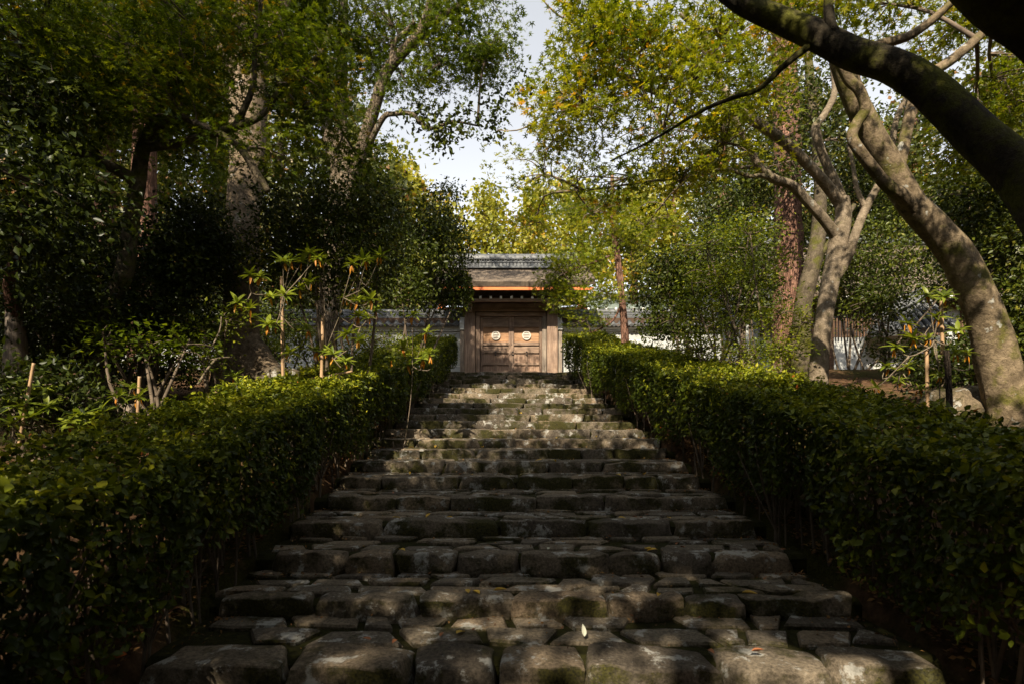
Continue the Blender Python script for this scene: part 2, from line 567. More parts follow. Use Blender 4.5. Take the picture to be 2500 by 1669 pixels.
# ---------------------------------------------------------------- leaf clouds
def _lobes5():
    V, F = [], []
    for ang, ln, dz in ((0, 1.0, -0.10), (0.75, 0.86, -0.03), (-0.75, 0.86, -0.05), (1.65, 0.55, 0.05), (-1.65, 0.55, 0.04)):
        s, c = math.sin(ang), math.cos(ang)
        n = len(V)
        for u, w, q in ((-0.15, 0.10, 0.02), (0.15, 0.10, 0.02), (0, ln, dz)):
            V.append((u * c + w * s, -u * s + w * c + 0.02, q + dz * 0.3))
        F.append((n, n + 1, n + 2))
    return np.array(V), np.array(F)


SHAPES = {
    'maple': _lobes5(),
    'oval': (np.array([(0, 0, 0), (0.27, 0.42, 0.09), (0, 1, -0.06), (-0.27, 0.42, 0.09)]), np.array([(0, 1, 2), (0, 2, 3)])),
    'broad': (np.array([(0, 0, 0), (0.3, 0.35, 0.08), (0.2, 0.75, 0.05), (0, 1, -0.08), (-0.2, 0.75, 0.05), (-0.3, 0.35, 0.08), (0, 0.5, 0)]),
              np.array([(0, 1, 6), (1, 2, 6), (2, 3, 6), (3, 4, 6), (4, 5, 6), (5, 0, 6)])),
    'clump': (np.array([(0, 0, 0), (0.4, 0.35, 0.1), (0.05, 1, -0.1), (-0.4, 0.5, 0.0)]), np.array([(0, 1, 2), (0, 2, 3)])),
    'needle': (np.array([(-0.1, 0, 0), (0.1, 0, 0.05), (0.13, 0.6, -0.02), (0, 1, -0.18), (-0.13, 0.6, 0)]), np.array([(0, 1, 2), (0, 2, 4), (2, 3, 4)])),
}
AREA = {'maple': 0.36, 'oval': 0.27, 'broad': 0.42, 'clump': 0.4, 'needle': 0.2}


def unit(a):
    return a / np.maximum(np.linalg.norm(a, axis=1, keepdims=True), 1e-9)


def leaf_arrays(C, N, Y, size, shape, tint):
    LV, LF = SHAPES[shape]
    N = unit(N)
    Y = unit(Y - N * np.sum(Y * N, 1, keepdims=True))
    X = np.cross(Y, N)
    s = size[:, None]
    V = C[:, None, :] + (s * X)[:, None, :] * LV[None, :, 0:1] + (s * Y)[:, None, :] * LV[None, :, 1:2] + (s * N)[:, None, :] * LV[None, :, 2:3]
    n = len(C)
    F = (LF[None] + (np.arange(n) * len(LV))[:, None, None]).reshape(-1, 3)
    return V.reshape(-1, 3), F, np.repeat(tint, len(LF))


TRI = [0]


def foliage(lobes, size, shape, cov=2.0, per=28, R=0.42, flat=0.22, layered=True, tilt=0.5, tint=(0.5, 0.2), gap=True, seed=0, droop=0.0):
    """lobes: (centre, radii, weight).  Returns vertices, faces, tints and the spray centres"""
    r = np.random.default_rng(1000 + seed)
    Cs = []
    for c, rad, w in lobes:
        area = math.pi * max(rad[0], rad[1]) * rad[2]
        n = int(w * cov * area / (AREA[shape] * size * size * 0.55) / per) + 1
        u = unit(r.normal(size=(n, 3))) * (r.random((n, 1)) ** 0.42)
        P = np.array(c) + u * np.array(rad)
        Cs.append(np.concatenate([P, u, np.full((n, 1), 0.0)], 1))
    Cs = np.concatenate(Cs)
    P, U = Cs[:, :3], Cs[:, 3:6]
    if gap:
        q = proj(P)
        keep = ~in_poly(q + r.normal(size=q.shape) * 6, AIR)
        keep &= ~(in_poly(q, APPROACH) & (P[:, 1] < 20.6))
        P, U = P[keep], U[keep]
    m = len(P)
    ct = r.normal(tint[0], tint[1], m)
    n = per
    ang = r.random((m, n)) * 2 * math.pi
    rr = np.sqrt(r.random((m, n))) * R * (0.6 + 0.8 * r.random((m, 1)))
    if layered:
        ax = r.normal(size=(m, 3)) * 0.28 + np.array([0, 0, 1.0])
    else:
        ax = U * 0.9 + r.normal(size=(m, 3)) * 0.7 + np.array([0, 0, 0.4])
    ax = unit(ax)
    t1 = unit(np.cross(ax, r.normal(size=(m, 3))))
    t2 = np.cross(ax, t1)
    rad_dir = np.cos(ang)[..., None] * t1[:, None] + np.sin(ang)[..., None] * t2[:, None]
    off = rad_dir * rr[..., None] + ax[:, None] * (r.normal(size=(m, n, 1)) * flat * R)
    off[..., 2] -= droop * rr ** 2 / R
    C = (P[:, None] + off).reshape(-1, 3)
    Nn = (ax[:, None] + r.normal(size=(m, n, 3)) * tilt).reshape(-1, 3)
    Y = (rad_dir + r.normal(size=(m, n, 3)) * 0.6 + np.array([0, 0, -0.15])).reshape(-1, 3)
    sz = size * (0.5 + 0.85 * r.random(m * n))
    T = np.clip((ct[:, None] + r.normal(0, 0.12, (m, n))).ravel(), 0, 1)
    if gap:
        q = proj(C)
        keep = ~(in_poly(q, APPROACH) & (C[:, 1] < 20.6)) & ~((C[:, 1] < 2.0) & (C[:, 1] > 0) & (C[:, 2] < 4))
        C, Nn, Y, sz, T = C[keep], Nn[keep], Y[keep], sz[keep], T[keep]
    V, F, TT = leaf_arrays(C, Nn, Y, sz, shape, T)
    TRI[0] += len(F)
    return V, F, TT, P


def lob(px, py, d, rx, ry, rd, w=1.0):
    s = K / FPX * d
    return (D(px, py, d), (rx * s, rd, ry * s), w)


def ground(x, y):
    return 0.0  # replaced below


def poly_samples(limbs, n=14):
    out = []
    for pts, rad in limbs:
        for i in range(len(pts) - 1):
            for k in range(n):
                t = k / n
                out.append(np.array(pts[i]) * (1 - t) + np.array(pts[i + 1]) * t)
    return np.array(out)


def tree(name, label, cat, limbs, lobes, bark, leaf, size, shape, cov=2.0, per=28, R=0.42, layered=True, tilt=0.5, tint=(0.5, 0.2), group=None, gap=True,
         seed=0, sides=12, rough=0.1, twigs=140, twig_mat='twig', droop=0.0, flat=0.22, crown_name='crown', trunk_name='trunk', base=None, branch_r=0.03):
    """limbs: ([points], [radii]); the first is the trunk from the ground"""
    b = limbs[0][0][0] if base is None else base
    root = empty(name, label, cat, tuple(float(a) for a in b), group)
    tk = MB()
    for i, (pts, rad) in enumerate(limbs):
        tk.tube(pts, rad, sides if i == 0 else max(6, sides - 2), rough, seed=seed * 3.1 + i)
    tk.build(trunk_name, M[bark], root, smooth=True)
    if lobes:
        V, F, T, P = foliage(lobes, size, shape, cov, per, R, flat, layered, tilt, tint, gap, seed, droop)
        me = mesh_tri(crown_name, V, F, T)
        link(crown_name, me, M[leaf], root, 'stuff')
        r = random.Random(seed)
        sk = poly_samples(limbs)
        tw = MB()
        hubs = []
        for c, rad, w in lobes:
            c = np.array(c)
            if gap:
                q = proj(c[None])
                if in_poly(q, AIR)[0] or (in_poly(q, APPROACH)[0] and c[1] < 20.6):
                    continue
            j = np.argmin(np.sum((sk - c) ** 2, 1))
            s = sk[j]
            L = np.linalg.norm(c - s)
            if 0.25 < L < 6:
                mid = (s + c) / 2 + np.array([r.uniform(-.1, .1) * L, r.uniform(-.1, .1) * L, 0.1 * L])
                hub = [s, s * .6 + mid * .4, mid, mid * .5 + c * .5, c]
                tw.tube([s, mid, c], [branch_r, branch_r * 0.75, branch_r * 0.45], 6)
                hubs += hub
            hubs.append(c)
        hubs = np.concatenate([np.array(hubs), sk]) if hubs else sk
        if len(P):
            pick = np.random.default_rng(seed).choice(len(P), min(twigs, len(P)), replace=False)
            for i in pick:
                c = P[i]
                j = np.argmin(np.sum((hubs - c) ** 2, 1))
                s = hubs[j]
                L = np.linalg.norm(c - s)
                if L < 0.08 or L > 3:
                    continue
                mid = (s + c) / 2 + np.array([r.uniform(-.18, .18) * L, r.uniform(-.18, .18) * L, r.uniform(0, .2) * L])
                tw.tube([s, mid, c], [0.013, 0.009, 0.004], 4, cap=False)
        if tw.v:
            tw.build("twigs" if False else "branch", M[twig_mat], root, smooth=True, kind='stuff')
    return root


# ---------------------------------------------------------------- terrain and the stairs
CX, HALF = 0.257, 2.5           # axis and half width of the stairs
TD = 0.8                        # tread depth
H = [0.05, 0.185, 0.36, 0.53, 0.695, 0.86, 1.02, 1.175, 1.335, 1.505, 1.68, 1.845, 2.01, 2.175, 2.345, 2.53, 2.73, 2.93, 3.15, 3.36, 3.55]
YF = [TD * (k + 4.36) for k in range(len(H))]     # front edge of every step
YTOP = YF[-1]


def slope(y):
    return np.interp(y, [-20, 2.6, YF[0]] + YF[1:] + [YTOP + 1, 60, 140], [-0.5, -0.15, -0.05] + [h - 0.1 for h in H[1:]] + [3.53, 3.7, 9])


def ground(x, y):
    x = np.asarray(x, float)
    y = np.asarray(y, float)
    s = slope(y)
    a = np.abs(x - CX)
    bank = np.clip((a - 3.3) / 2.6, 0, 1)
    bank = bank * bank * (3 - 2 * bank) * 0.75
    far = np.clip((a - 6) / 14, 0, 1) * 0.8
    h = s + (bank + far) * np.clip((19.2 - y) / 5, 0, 1)
    w = 0.05 * np.sin(x * 1.7 + y * 0.9) * np.sin(y * 1.3 - x * 0.6) + 0.03 * np.sin(x * 4.1) * np.sin(y * 3.7 + 1)
    h = h + w * np.clip((a - 2.8) / 1.0, 0, 1)
    inside = (a < 2.75) & (y > YF[0] - 0.3) & (y < YTOP + 1.2)
    return np.where(inside, s - 0.35, h)


xs = np.concatenate([np.arange(-70, -12, 3.0), np.arange(-12, -4, 0.5), np.arange(-4, 4.6, 0.2), np.arange(4.6, 12, 0.5), np.arange(12, 71, 3.0)])
ys = np.concatenate([np.arange(-20, 0, 2.0), np.arange(0, 22, 0.25), np.arange(22, 30, 1.0), np.arange(30, 141, 6.0)])
X, Y = np.meshgrid(xs, ys)
Z = ground(X, Y)
V = np.stack([X.ravel(), Y.ravel(), Z.ravel()], 1)
nx = len(xs)
i, j = np.meshgrid(np.arange(nx - 1), np.arange(len(ys) - 1))
a = (j * nx + i).ravel()
F = np.stack([a, a + 1, a + nx + 1, a + nx], 1)
me = mesh_tri("ground", V, F)
me.polygons.foreach_set("use_smooth", [True] * len(me.polygons))
g = link("ground", me, M['earth'])
tag(g, "forest floor of brown earth, moss and litter beside the stairs", None, None, 'structure')

stairs = empty("stone_stairs", "wide mossy staircase of rough granite stones climbing to the gate", None, (CX, YF[0], 0), None, 'structure')
# moss and earth packed between the stones
mb = MB()
for k, h in enumerate(H):
    y0 = YF[k] + 0.10
    y1 = (YF[k + 1] + 0.14) if k + 1 < len(H) else YTOP + 1.4
    z1 = h - 0.045
    zb = h - 0.6
    n = 26
    vs, fs = [], []
    for q in range(n + 1):
        x = CX - HALF - 0.12 + (2 * HALF + 0.24) * q / n
        for (yy, zz) in ((y0, zb), (y0, z1 - 0.04), (y0 + 0.06, z1), ((y0 + y1) / 2, z1), (y1, z1)):
            e = 0.014 * mnoise.noise(Vector((x * 4, yy * 4, k)))
            vs.append((x, yy + e, zz + e))
    for q in range(n):
        for u in range(4):
            fs.append((q * 5 + u, (q + 1) * 5 + u, (q + 1) * 5 + u + 1, q * 5 + u + 1))
    fs.append((0, 1, 2, 3, 4))
    fs.append(tuple(n * 5 + u for u in range(5)))
    mb.add(vs, fs)
mb.build("moss_bed", M['moss'], stairs, smooth=False)


def block_mesh(w, d, h, seed, nseg=(5, 3, 3), power=3.4, rough=0.03, crisp=0.0):
    """an irregular rounded stone, origin in the middle of its top front edge"""
    rr = random.Random(seed)
    nxs, nys, nzs = nseg
    idx, vs, fs = {}, [], []
    ph = (rr.uniform(0, 50), rr.uniform(0, 50), rr.uniform(0, 50))
    skew = [rr.uniform(-0.10, 0.10) for _ in range(6)]

    def vert(i, j, k):
        if (i, j, k) in idx:
            return idx[(i, j, k)]
        u, v, t = 2 * i / nxs - 1, 2 * j / nys - 1, 2 * k / nzs - 1
        if crisp:
            for_ = lambda a, n_: a if abs(a) in (0, 1) else (math.copysign(1 - crisp, a) if abs(abs(a) - (1 - 2 / n_)) < 1e-6 else a)
            u, v, t = for_(u, nxs * 1.0), for_(v, nys * 1.0), for_(t, nzs * 1.0)
        n = (abs(u) ** power + abs(v) ** power + abs(t) ** power) ** (1 / power)
        m = max(abs(u), abs(v), abs(t))
        f = m / n if n > 0 else 1
        u, v, t = u * f, v * f, t * f
        u2 = u * (1 + skew[0] * t + skew[1] * v)
        v2 = v * (1 + skew[2] * u)
        if crisp:
            v2 = v2 * (1 - (0.28 + skew[5]) * abs(u) ** 3) if v > 0 else v2 * (1 - 0.10 * abs(u) ** 4)
        t2 = t * (1 + skew[3] * u * 0.8) + skew[4] * 0.25 * (1 - u * u) - (0.05 * abs(u) ** 6 if crisp and t > 0 else 0)
        p = Vector((u2 * w / 2, v2 * d / 2, t2 * h / 2))
        q = p * 5.5 + Vector(ph)
        nn = Vector((mnoise.noise(q), mnoise.noise(q + Vector((9, 0, 0))), mnoise.noise(q + Vector((0, 9, 0)))))
        p += nn * rough
        idx[(i, j, k)] = len(vs)
        vs.append(tuple(p))
        return idx[(i, j, k)]
    for i in range(nxs):
        for j in range(nys):
            for k in (0, nzs):
                f = (vert(i, j, k), vert(i + 1, j, k), vert(i + 1, j + 1, k), vert(i, j + 1, k))
                fs.append(f if k else f[::-1])
    for i in range(nxs):
        for k in range(nzs):
            for j in (0, nys):
                f = (vert(i, j, k), vert(i + 1, j, k), vert(i + 1, j, k + 1), vert(i, j, k + 1))
                fs.append(f[::-1] if j else f)
    for j in range(nys):
        for k in range(nzs):
            for i in (0, nxs):
                f = (vert(i, j, k), vert(i, j + 1, k), vert(i, j + 1, k + 1), vert(i, j, k + 1))
                fs.append(f if i else f[::-1])
    me = bpy.data.meshes.new("stone")
    me.from_pydata(vs, [], fs)
    me.polygons.foreach_set("use_smooth", [True] * len(fs))
    me.update()
    return me


def flag_mesh(poly, h):
    """irregular slab with a softened rim from a polygon about its own centre"""
    n = len(poly)
    c = (sum(p[0] for p in poly) / n, sum(p[1] for p in poly) / n)
    rings = []
    for f, z in ((1.0, -h), (1.0, -0.018), (0.93, 0.0)):
        rings.append([(c[0] + (p[0] - c[0]) * f, c[1] + (p[1] - c[1]) * f, z + 0.006 * mnoise.noise(Vector((p[0] * 7, p[1] * 7, f)))) for p in poly])
    vs = [p for r in rings for p in r] + [(c[0], c[1], 0.004)]
    fs = []
    for k in range(2):
        for i in range(n):
            fs.append((k * n + i, k * n + (i + 1) % n, (k + 1) * n + (i + 1) % n, (k + 1) * n + i))
    for i in range(n):
        fs.append((2 * n + i, 2 * n + (i + 1) % n, 3 * n))
    me = bpy.data.meshes.new("flagstone")
    me.from_pydata(vs, [], fs)
    me.update()
    return me


pieces = []      # (importance, name, mesh, location, rotation)
R0 = random.Random(11)
for k, h in enumerate(H):
    rise = h - (H[k - 1] if k else -0.2)
    if k == 0:
        rise = 0.26
    hs = rise + 0.10
    x = CX - HALF + R0.uniform(-0.1, 0.08)
    end = CX + HALF + R0.uniform(-0.05, 0.12)
    while x < end - 0.15:
        w = R0.uniform(0.45, 0.9) if k < 3 else R0.uniform(0.5, 1.3)
        if end - x - w < 0.42:
            w = end - x
        dp = R0.uniform(0.36, 0.42) if k == 0 else (R0.uniform(0.19, 0.28) if k < 10 else 0.4)
        hh = hs * R0.uniform(0.93, 1.04)
        top = h + R0.uniform(-0.018, 0.006)
        gap = R0.uniform(0.0, 0.022) if k < 7 else R0.uniform(0.0, 0.012)
        seg = (10, 4, 5) if k < 4 else ((8, 4, 4) if k < 10 else (6, 3, 3))
        me = block_mesh(w - gap, dp, hh, R0.random() * 1e6, seg, R0.uniform(6, 12) if k < 3 else R0.uniform(9, 18), 0.036 if k < 8 else 0.024, 0.10)
        loc = (x + w / 2, YF[k] + dp / 2 - (0.12 if k == 0 else 0.02) + R0.uniform(-0.03, 0.03), top - hh / 2)
        pieces.append((w * hh / YF[k] ** 2, "stone", me, loc, (R0.uniform(-.03, .03), R0.uniform(-.03, .03), R0.uniform(-.05, .05))))
        x += w
    # paving behind the front stones
    if k >= 10:
        x = CX - HALF
        while x < CX + HALF - 0.1:
            w = min(R0.uniform(0.5, 1.0), CX + HALF - x)
            y0, y1 = YF[k] + 0.40, YF[k] + TD + 0.06
            poly = [(-w / 2 + .02, -(y1 - y0) / 2), (w / 2 - .02, -(y1 - y0) / 2), (w / 2 - .02, (y1 - y0) / 2), (-w / 2 + .02, (y1 - y0) / 2)]
            pieces.append((0.0, "flagstone", flag_mesh(poly, 0.07), (x + w / 2, (y0 + y1) / 2, h - 0.012), (0, 0, 0)))
            x += w
        continue
    ya, yb = YF[k] + (0.27 if k == 0 else 0.19), YF[k] + TD + 0.10
    rows = 3 if 0 < k < 6 else 2
    cuts = [ya + (yb - ya) * (q + (R0.uniform(-.12, .12) if 0 < q < rows else 0)) / rows for q in range(rows + 1)]
    for r_ in range(rows):
        x = CX - HALF + R0.uniform(-0.15, 0.05)
        sk_prev = R0.uniform(-0.06, 0.06)
        yl0, yl1 = cuts[r_], cuts[r_ + 1]
        while x < CX + HALF - 0.12:
            w = R0.uniform(0.22, 0.66)
            if CX + HALF - x - w < 0.2:
                w = CX + HALF - x
            sk = R0.uniform(-0.09, 0.09)
            gp = R0.uniform(0.022, 0.05)
            cxp, cyp = x + w / 2, (yl0 + yl1) / 2
            e = lambda s=0.045: R0.uniform(-s, s)
            poly = [(-w / 2 + gp + sk_prev + e(.01), yl0 - cyp + gp + e()), (e(0.1), yl0 - cyp + gp * 0.6 + e(0.02)), (w / 2 - gp + sk, yl0 - cyp + gp + e()),
                    (w / 2 - gp - sk + e(.02), yl1 - cyp - gp + e(0.02)), (e(0.1), yl1 - cyp - gp * 0.6 + e(0.03)), (-w / 2 + gp - sk_prev, yl1 - cyp - gp + e(0.02))]
            if R0.random() < 0.35:
                poly.pop(1)
            if R0.random() > 0.10:
                pieces.append((0.5 * w * 0.25 * EYE / YF[k] ** 3 if k < 7 else 0.001, "flagstone", flag_mesh(poly, 0.08), (cxp, cyp, h - 0.008 + R0.uniform(-0.012, 0.012)),
                               (R0.uniform(-.02, .02), R0.uniform(-.02, .02), 0)))
            x += w
            sk_prev = sk
pieces.sort(key=lambda p: -p[0])
rest = MB()
for n_, (imp, nm, me, loc, rot) in enumerate(pieces):
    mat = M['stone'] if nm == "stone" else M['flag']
    if n_ < 298:
        me.materials.append(mat)
        o = bpy.data.objects.new(nm, me)
        COL.objects.link(o)
        o.parent = stairs
        o.location = Vector(loc) - stairs.location
        o.rotation_euler = rot
    else:
        rest.add([Vector(v.co) + Vector(loc) for v in me.vertices], [tuple(p.vertices) for p in me.polygons])
        bpy.data.meshes.remove(me)
rest.build("paving", M['flag'], stairs, kind='stuff')

# ---------------------------------------------------------------- the gate
GY = 20.3
SC = FPX / GY


def gx(zx):
    return ((950 + zx / 3.614) - VX) / SC


def gz(zy):
    return EYE + (VY - (580 + zy / 3.614)) / SC


Z0 = 3.55
gate = empty("temple_gate", "weathered wooden gate with closed double doors under a bark roof", "gate", (gx(1078), GY, Z0))
gate_c = gx(1078)


def gbox(name, zx0, zx1, zy0, zy1, y0, y1, mat, parent=gate, bev=0.012, label=None):
    b = MB()
    x0, x1, z1, z0 = gx(zx0), gx(zx1), gz(zy0), gz(zy1)
    b.box(((x0 + x1) / 2, (y0 + y1) / 2, (z0 + z1) / 2), (x1 - x0, y1 - y0, z1 - z0), bev)
    return b.build(name, M[mat], parent, label=label)


gbox("post", 665, 757, 560, 1196, GY, GY + 0.42, 'wood_v')
gbox("post", 1394, 1488, 560, 1196, GY, GY + 0.42, 'wood_v')
gbox("jamb", 761, 801, 652, 1196, GY + 0.10, GY + 0.34, 'wood_v')
gbox("jamb", 1352, 1391, 652, 1196, GY + 0.10, GY + 0.34, 'wood_grey')
gbox("lintel", 763, 1389, 652, 690, GY + 0.08, GY + 0.36, 'wood_h')
gbox("beam", 745, 1407, 583, 648, GY - 0.04, GY + 0.36, 'wood_h')
gbox("threshold", 768, 1385, 1180, 1204, GY + 0.06, GY + 0.36, 'wood_h')
gbox("side_board", 622, 661, 805, 1196, GY + 0.16, GY + 0.36, 'wood_grey')
gbox("side_board", 1492, 1531, 805, 1196, GY + 0.16, GY + 0.36, 'wood_grey')
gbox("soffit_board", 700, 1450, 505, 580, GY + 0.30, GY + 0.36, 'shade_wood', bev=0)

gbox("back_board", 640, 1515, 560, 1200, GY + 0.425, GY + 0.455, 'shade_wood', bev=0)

# doors: a frame of stiles and rails with sunk panels
DYF, DYP = GY + 0.185, GY + 0.235


def door(x0, x1, knob_centre):
    d = MB()
    def add(zx0, zx1, zy0, zy1, y0, y1):
        a0, a1, b1, b0 = gx(zx0), gx(zx1), gz(zy0), gz(zy1)
        d.box(((a0 + a1) / 2, (y0 + y1) / 2, (b0 + b1) / 2), (a1 - a0, y1 - y0, b1 - b0), 0.006)
    add(x0, x0 + 22, 693, 1180, DYF, DYF + 0.07)
    add(x1 - 22, x1, 693, 1180, DYF, DYF + 0.07)
    o = d.build("door", M['wood_v'], gate)
    xi0, xi1 = x0 + 22.4, x1 - 22.4
    gbox("door_board", x0 + 2, x1 - 2, 695, 1178, DYF + 0.072, DYF + 0.085, 'wood_panel_v', o, 0)
    xm = (xi0 + xi1) / 2
    for (a, b) in ((695, 708), (764, 782), (913, 942), (990, 1010), (1096, 1116), (1168, 1180)):
        gbox("rail", xi0, xi1, a, b, DYF + 0.004, DYF + 0.066, 'wood_h', o, 0.005)
    for a, b in ((1010.4, 1095.6), (1116.4, 1167.6)):
        gbox("stile", xm - 9, xm + 9, a, b, DYF + 0.006, DYF + 0.066, 'wood_v', o, 0.005)
    gbox("panel", xi0 + .5, xi1 - .5, 708.5, 763.5, DYP + 0.01, DYP + 0.025, 'wood_h', o, 0)
    gbox("panel", xi0 + .5, xi1 - .5, 782.5, 912.5, DYP + 0.01, DYP + 0.025, 'wood_panel', o, 0, "warm orange brown panel around the crest")
    gbox("panel", xi0 + .5, xi1 - .5, 942.5, 989.5, DYP + 0.004, DYP + 0.025, 'wood_h', o, 0)
    for a, b in ((1011, 1095), (1117, 1167)):
        gbox("panel", xi0 + .5, xm - 9.5, a, b, DYP + 0.008, DYP + 0.025, 'wood_panel_v', o, 0)
        gbox("panel", xm + 9.5, xi1 - .5, a, b, DYP + 0.008, DYP + 0.025, 'wood_panel_v', o, 0)
    # round crest: a pale disc with a ring, a curved cut and two level cuts
    cz, cx = gz(856), gx(xm + 0)
    R_ = 39 / 3.614 / SC
    cr = MB()
    cr.cyl((cx, DYP - 0.045, cz), R_, 0.055, 'y', 40)
    cr.build("crest", M['crest'], o)
    cut = MB()
    yk = DYP - 0.049
    for zz, hw in ((0.06, 0.74), (-0.46, 0.56)):
        cut.box((cx, yk + 0.002, cz + zz * R_), (2 * hw * R_, 0.004, 0.17 * R_))
    arc = []
    for q in range(13):
        t = math.radians(38 + 104 * q / 12)
        arc.append((0.76 * R_ * math.cos(t), 0.76 * R_ * math.sin(t)))
    pts = [(cx + a, cz + b) for a, b in arc] + [(cx + a * 0.9, cz + b * 0.80) for a, b in arc[::-1]]
    cut.prism(pts, yk, yk + 0.0038, 'y')
    cut.build("crest_line", M['crest_cut'], o)
    for kx, kz in knob_centre:
        b = MB()
        r = 0.034
        vs, fs = [], []
        for a in range(5):
            ph = a / 4 * math.pi / 2
            for s in range(12):
                t = 2 * math.pi * s / 12
                vs.append((gx(kx) + r * math.cos(ph) * math.cos(t), DYF - 0.002 - 0.036 * math.sin(ph), gz(kz) + r * math.cos(ph) * math.sin(t)))
        for a in range(4):
            for s in range(12):
                fs.append((a * 12 + s, a * 12 + (s + 1) % 12, (a + 1) * 12 + (s + 1) % 12, (a + 1) * 12 + s))
        b.add(vs, fs)
        b.build("knob", M['iron'], o, smooth=True)
    return o


door(805, 1077.7, [(938, 1001), (938, 1024)])
door(1078.3, 1350, [(1088 + 4, 1001), (1088 + 4, 1026), (1216, 1001), (1216, 1024)])

# eaves, bark roof and tiled ridge
EY = GY - 1.27                 # front of the eaves
es = FPX / EY


def ex(zx):
    return ((950 + zx / 3.614) - VX) / es


def ez(zy):
    return EYE + (VY - (580 + zy / 3.614)) / es


RX0, RX1 = gate_c - 2.86, gate_c + 2.86
RC = GY + 0.35                 # ridge line
b = MB()
b.box(((RX0 + RX1) / 2, EY + 0.05, (ez(437) + ez(463)) / 2), (RX1 - RX0, 0.06, ez(437) - ez(463)), 0.006)
b.build("fascia", M['red'], gate)
b = MB()
b.box(((RX0 + RX1) / 2, 2 * RC - EY - 0.05, (ez(437) + ez(463)) / 2), (RX1 - RX0, 0.06, ez(437) - ez(463)), 0.006)
b.build("fascia", M['red'], gate)
# bark roof: a thick curved slab, built in rows so its edge and surface are uneven
ridge_s = FPX / RC
ridge_z0 = EYE + (VY - (580 + 285 / 3.614)) / ridge_s
ridge_z1 = EYE + (VY - (580 + 176 / 3.614)) / ridge_s
ez0 = ez(434)
vs, fs = [], []
NX, NP = 60, 10
prof = []
for q in range(NP + 1):
    t = q / NP
    prof.append((EY - 0.06 + (RC - EY + 0.06) * t, ez0 + 0.16 + (ridge_z0 + 0.08 - ez0 - 0.16) * (0.82 * t + 0.18 * t * t)))
prof = [(EY + 0.02, ez0)] + prof
full = prof + [(2 * RC - y, z) for y, z in prof[-2::-1]]
full += [(2 * RC - EY - 0.1, ez0 + 0.003), (RC, ridge_z0 - 0.32), (EY + 0.1, ez0 + 0.003)]
n = len(full)
for q in range(NX + 1):
    x = RX0 - 0.05 + (RX1 - RX0 + 0.1) * q / NX
    lift = 0.10 * abs((x - gate_c) / 2.86) ** 3
    for i_, (y, z) in enumerate(full):
        e = 0.018 * mnoise.noise(Vector((x * 5, y * 5, z * 5)))
        vs.append((x, y, z + e + (lift if z < ridge_z0 - 0.4 else lift * 0.6)))
for q in range(NX):
    for i_ in range(n):
        fs.append((q * n + i_, q * n + (i_ + 1) % n, (q + 1) * n + (i_ + 1) % n, (q + 1) * n + i_))
fs.append(tuple(range(n)))
fs.append(tuple(NX * n + i_ for i_ in range(n)))
b = MB()
b.add(vs, fs)
b.build("roof", M['thatch'], gate)
# rafters with white ends
xr = gate_c - 2.6
zr = ez(503)
while xr < gate_c + 2.65:
    b = MB()
    vs = []
    dz = 0.34
    for (y, z) in ((EY + 0.42, zr), (GY + 0.3, zr + dz)):
        for (u, w) in ((-.04, -.045), (.04, -.045), (.04, .045), (-.04, .045)):
            vs.append((xr + u, y, z + w))
    b.add(vs, [(0, 1, 2, 3), (4, 5, 6, 7), (0, 1, 5, 4), (1, 2, 6, 5), (2, 3, 7, 6), (3, 0, 4, 7)])
    o = b.build("rafter", M['wood_dark_beam'], gate)
    b = MB()
    b.box((xr, EY + 0.413, zr), (0.085, 0.012, 0.095))
    b.build("rafter_end", M['white_paint'], o)
    xr += 0.371
b = MB()
b.box((gate_c, EY + 0.55, ez(521)), (5.5, 0.13, 0.12), 0.01)
b.build("eaves_beam", M['wood_h'], gate)
for sx, za in ((-1, 720), (1, 1442)):
    b = MB()
    xb = gx(za)
    for q, (zz, ww, dd) in enumerate(((0.0, .11, .5), (0.15, .14, .66), (0.32, .12, .85))):
        b.box((xb, GY - 0.1 - dd / 2 + 0.1, gz(668) + 0.08 + zz), (ww, dd, 0.13), 0.02)
    b.build("bracket", M['wood_grey'], gate)
# tiled ridge: level courses with a row of round tile ends between
def course(y_half, z0, z1, xh, mat='tile', name="ridge_course", bev=0.01):
    b = MB()
    b.box((gate_c, RC, (z0 + z1) / 2), (2 * xh, 2 * y_half, z1 - z0), bev)
    return b.build(name, M[mat], gate)


rh = ridge_z1 - ridge_z0
course(0.30, ridge_z0 - 0.02, ridge_z0 + rh * 0.10, 2.34)
course(0.24, ridge_z0 + rh * 0.10 + .002, ridge_z0 + rh * 0.18, 2.33)
course(0.17, ridge_z0 + rh * 0.18 + .002, ridge_z0 + rh * 0.42, 2.30)
course(0.24, ridge_z0 + rh * 0.42 + .002, ridge_z0 + rh * 0.50, 2.33)
course(0.17, ridge_z0 + rh * 0.50 + .002, ridge_z0 + rh * 0.70, 2.30)
course(0.25, ridge_z0 + rh * 0.70 + .002, ridge_z0 + rh * 0.78, 2.34)
for zz, yh in ((0.83, .2), (0.93, .12)):
    b = MB()
    b.cyl((gate_c - 2.36, RC, ridge_z0 + rh * zz), yh, 4.72, 'x', 14)
    b.build("ridge_course", M['tile'], gate, smooth=False)
disc = None
x = gate_c - 2.2
while x < gate_c + 2.25:
    if disc is None:
        b = MB()
        b.cyl((0, 0, 0), 0.058, 0.05, 'y', 12)
        disc = b.build("ridge_tile", M['tile'], gate)
        o = disc
    else:
        o = copy_obj(disc, gate)
    o.location = Vector((x, RC - 0.215, ridge_z0 + rh * 0.30)) - gate.location
    x += 0.13
half = None
x = gate_c - 2.2
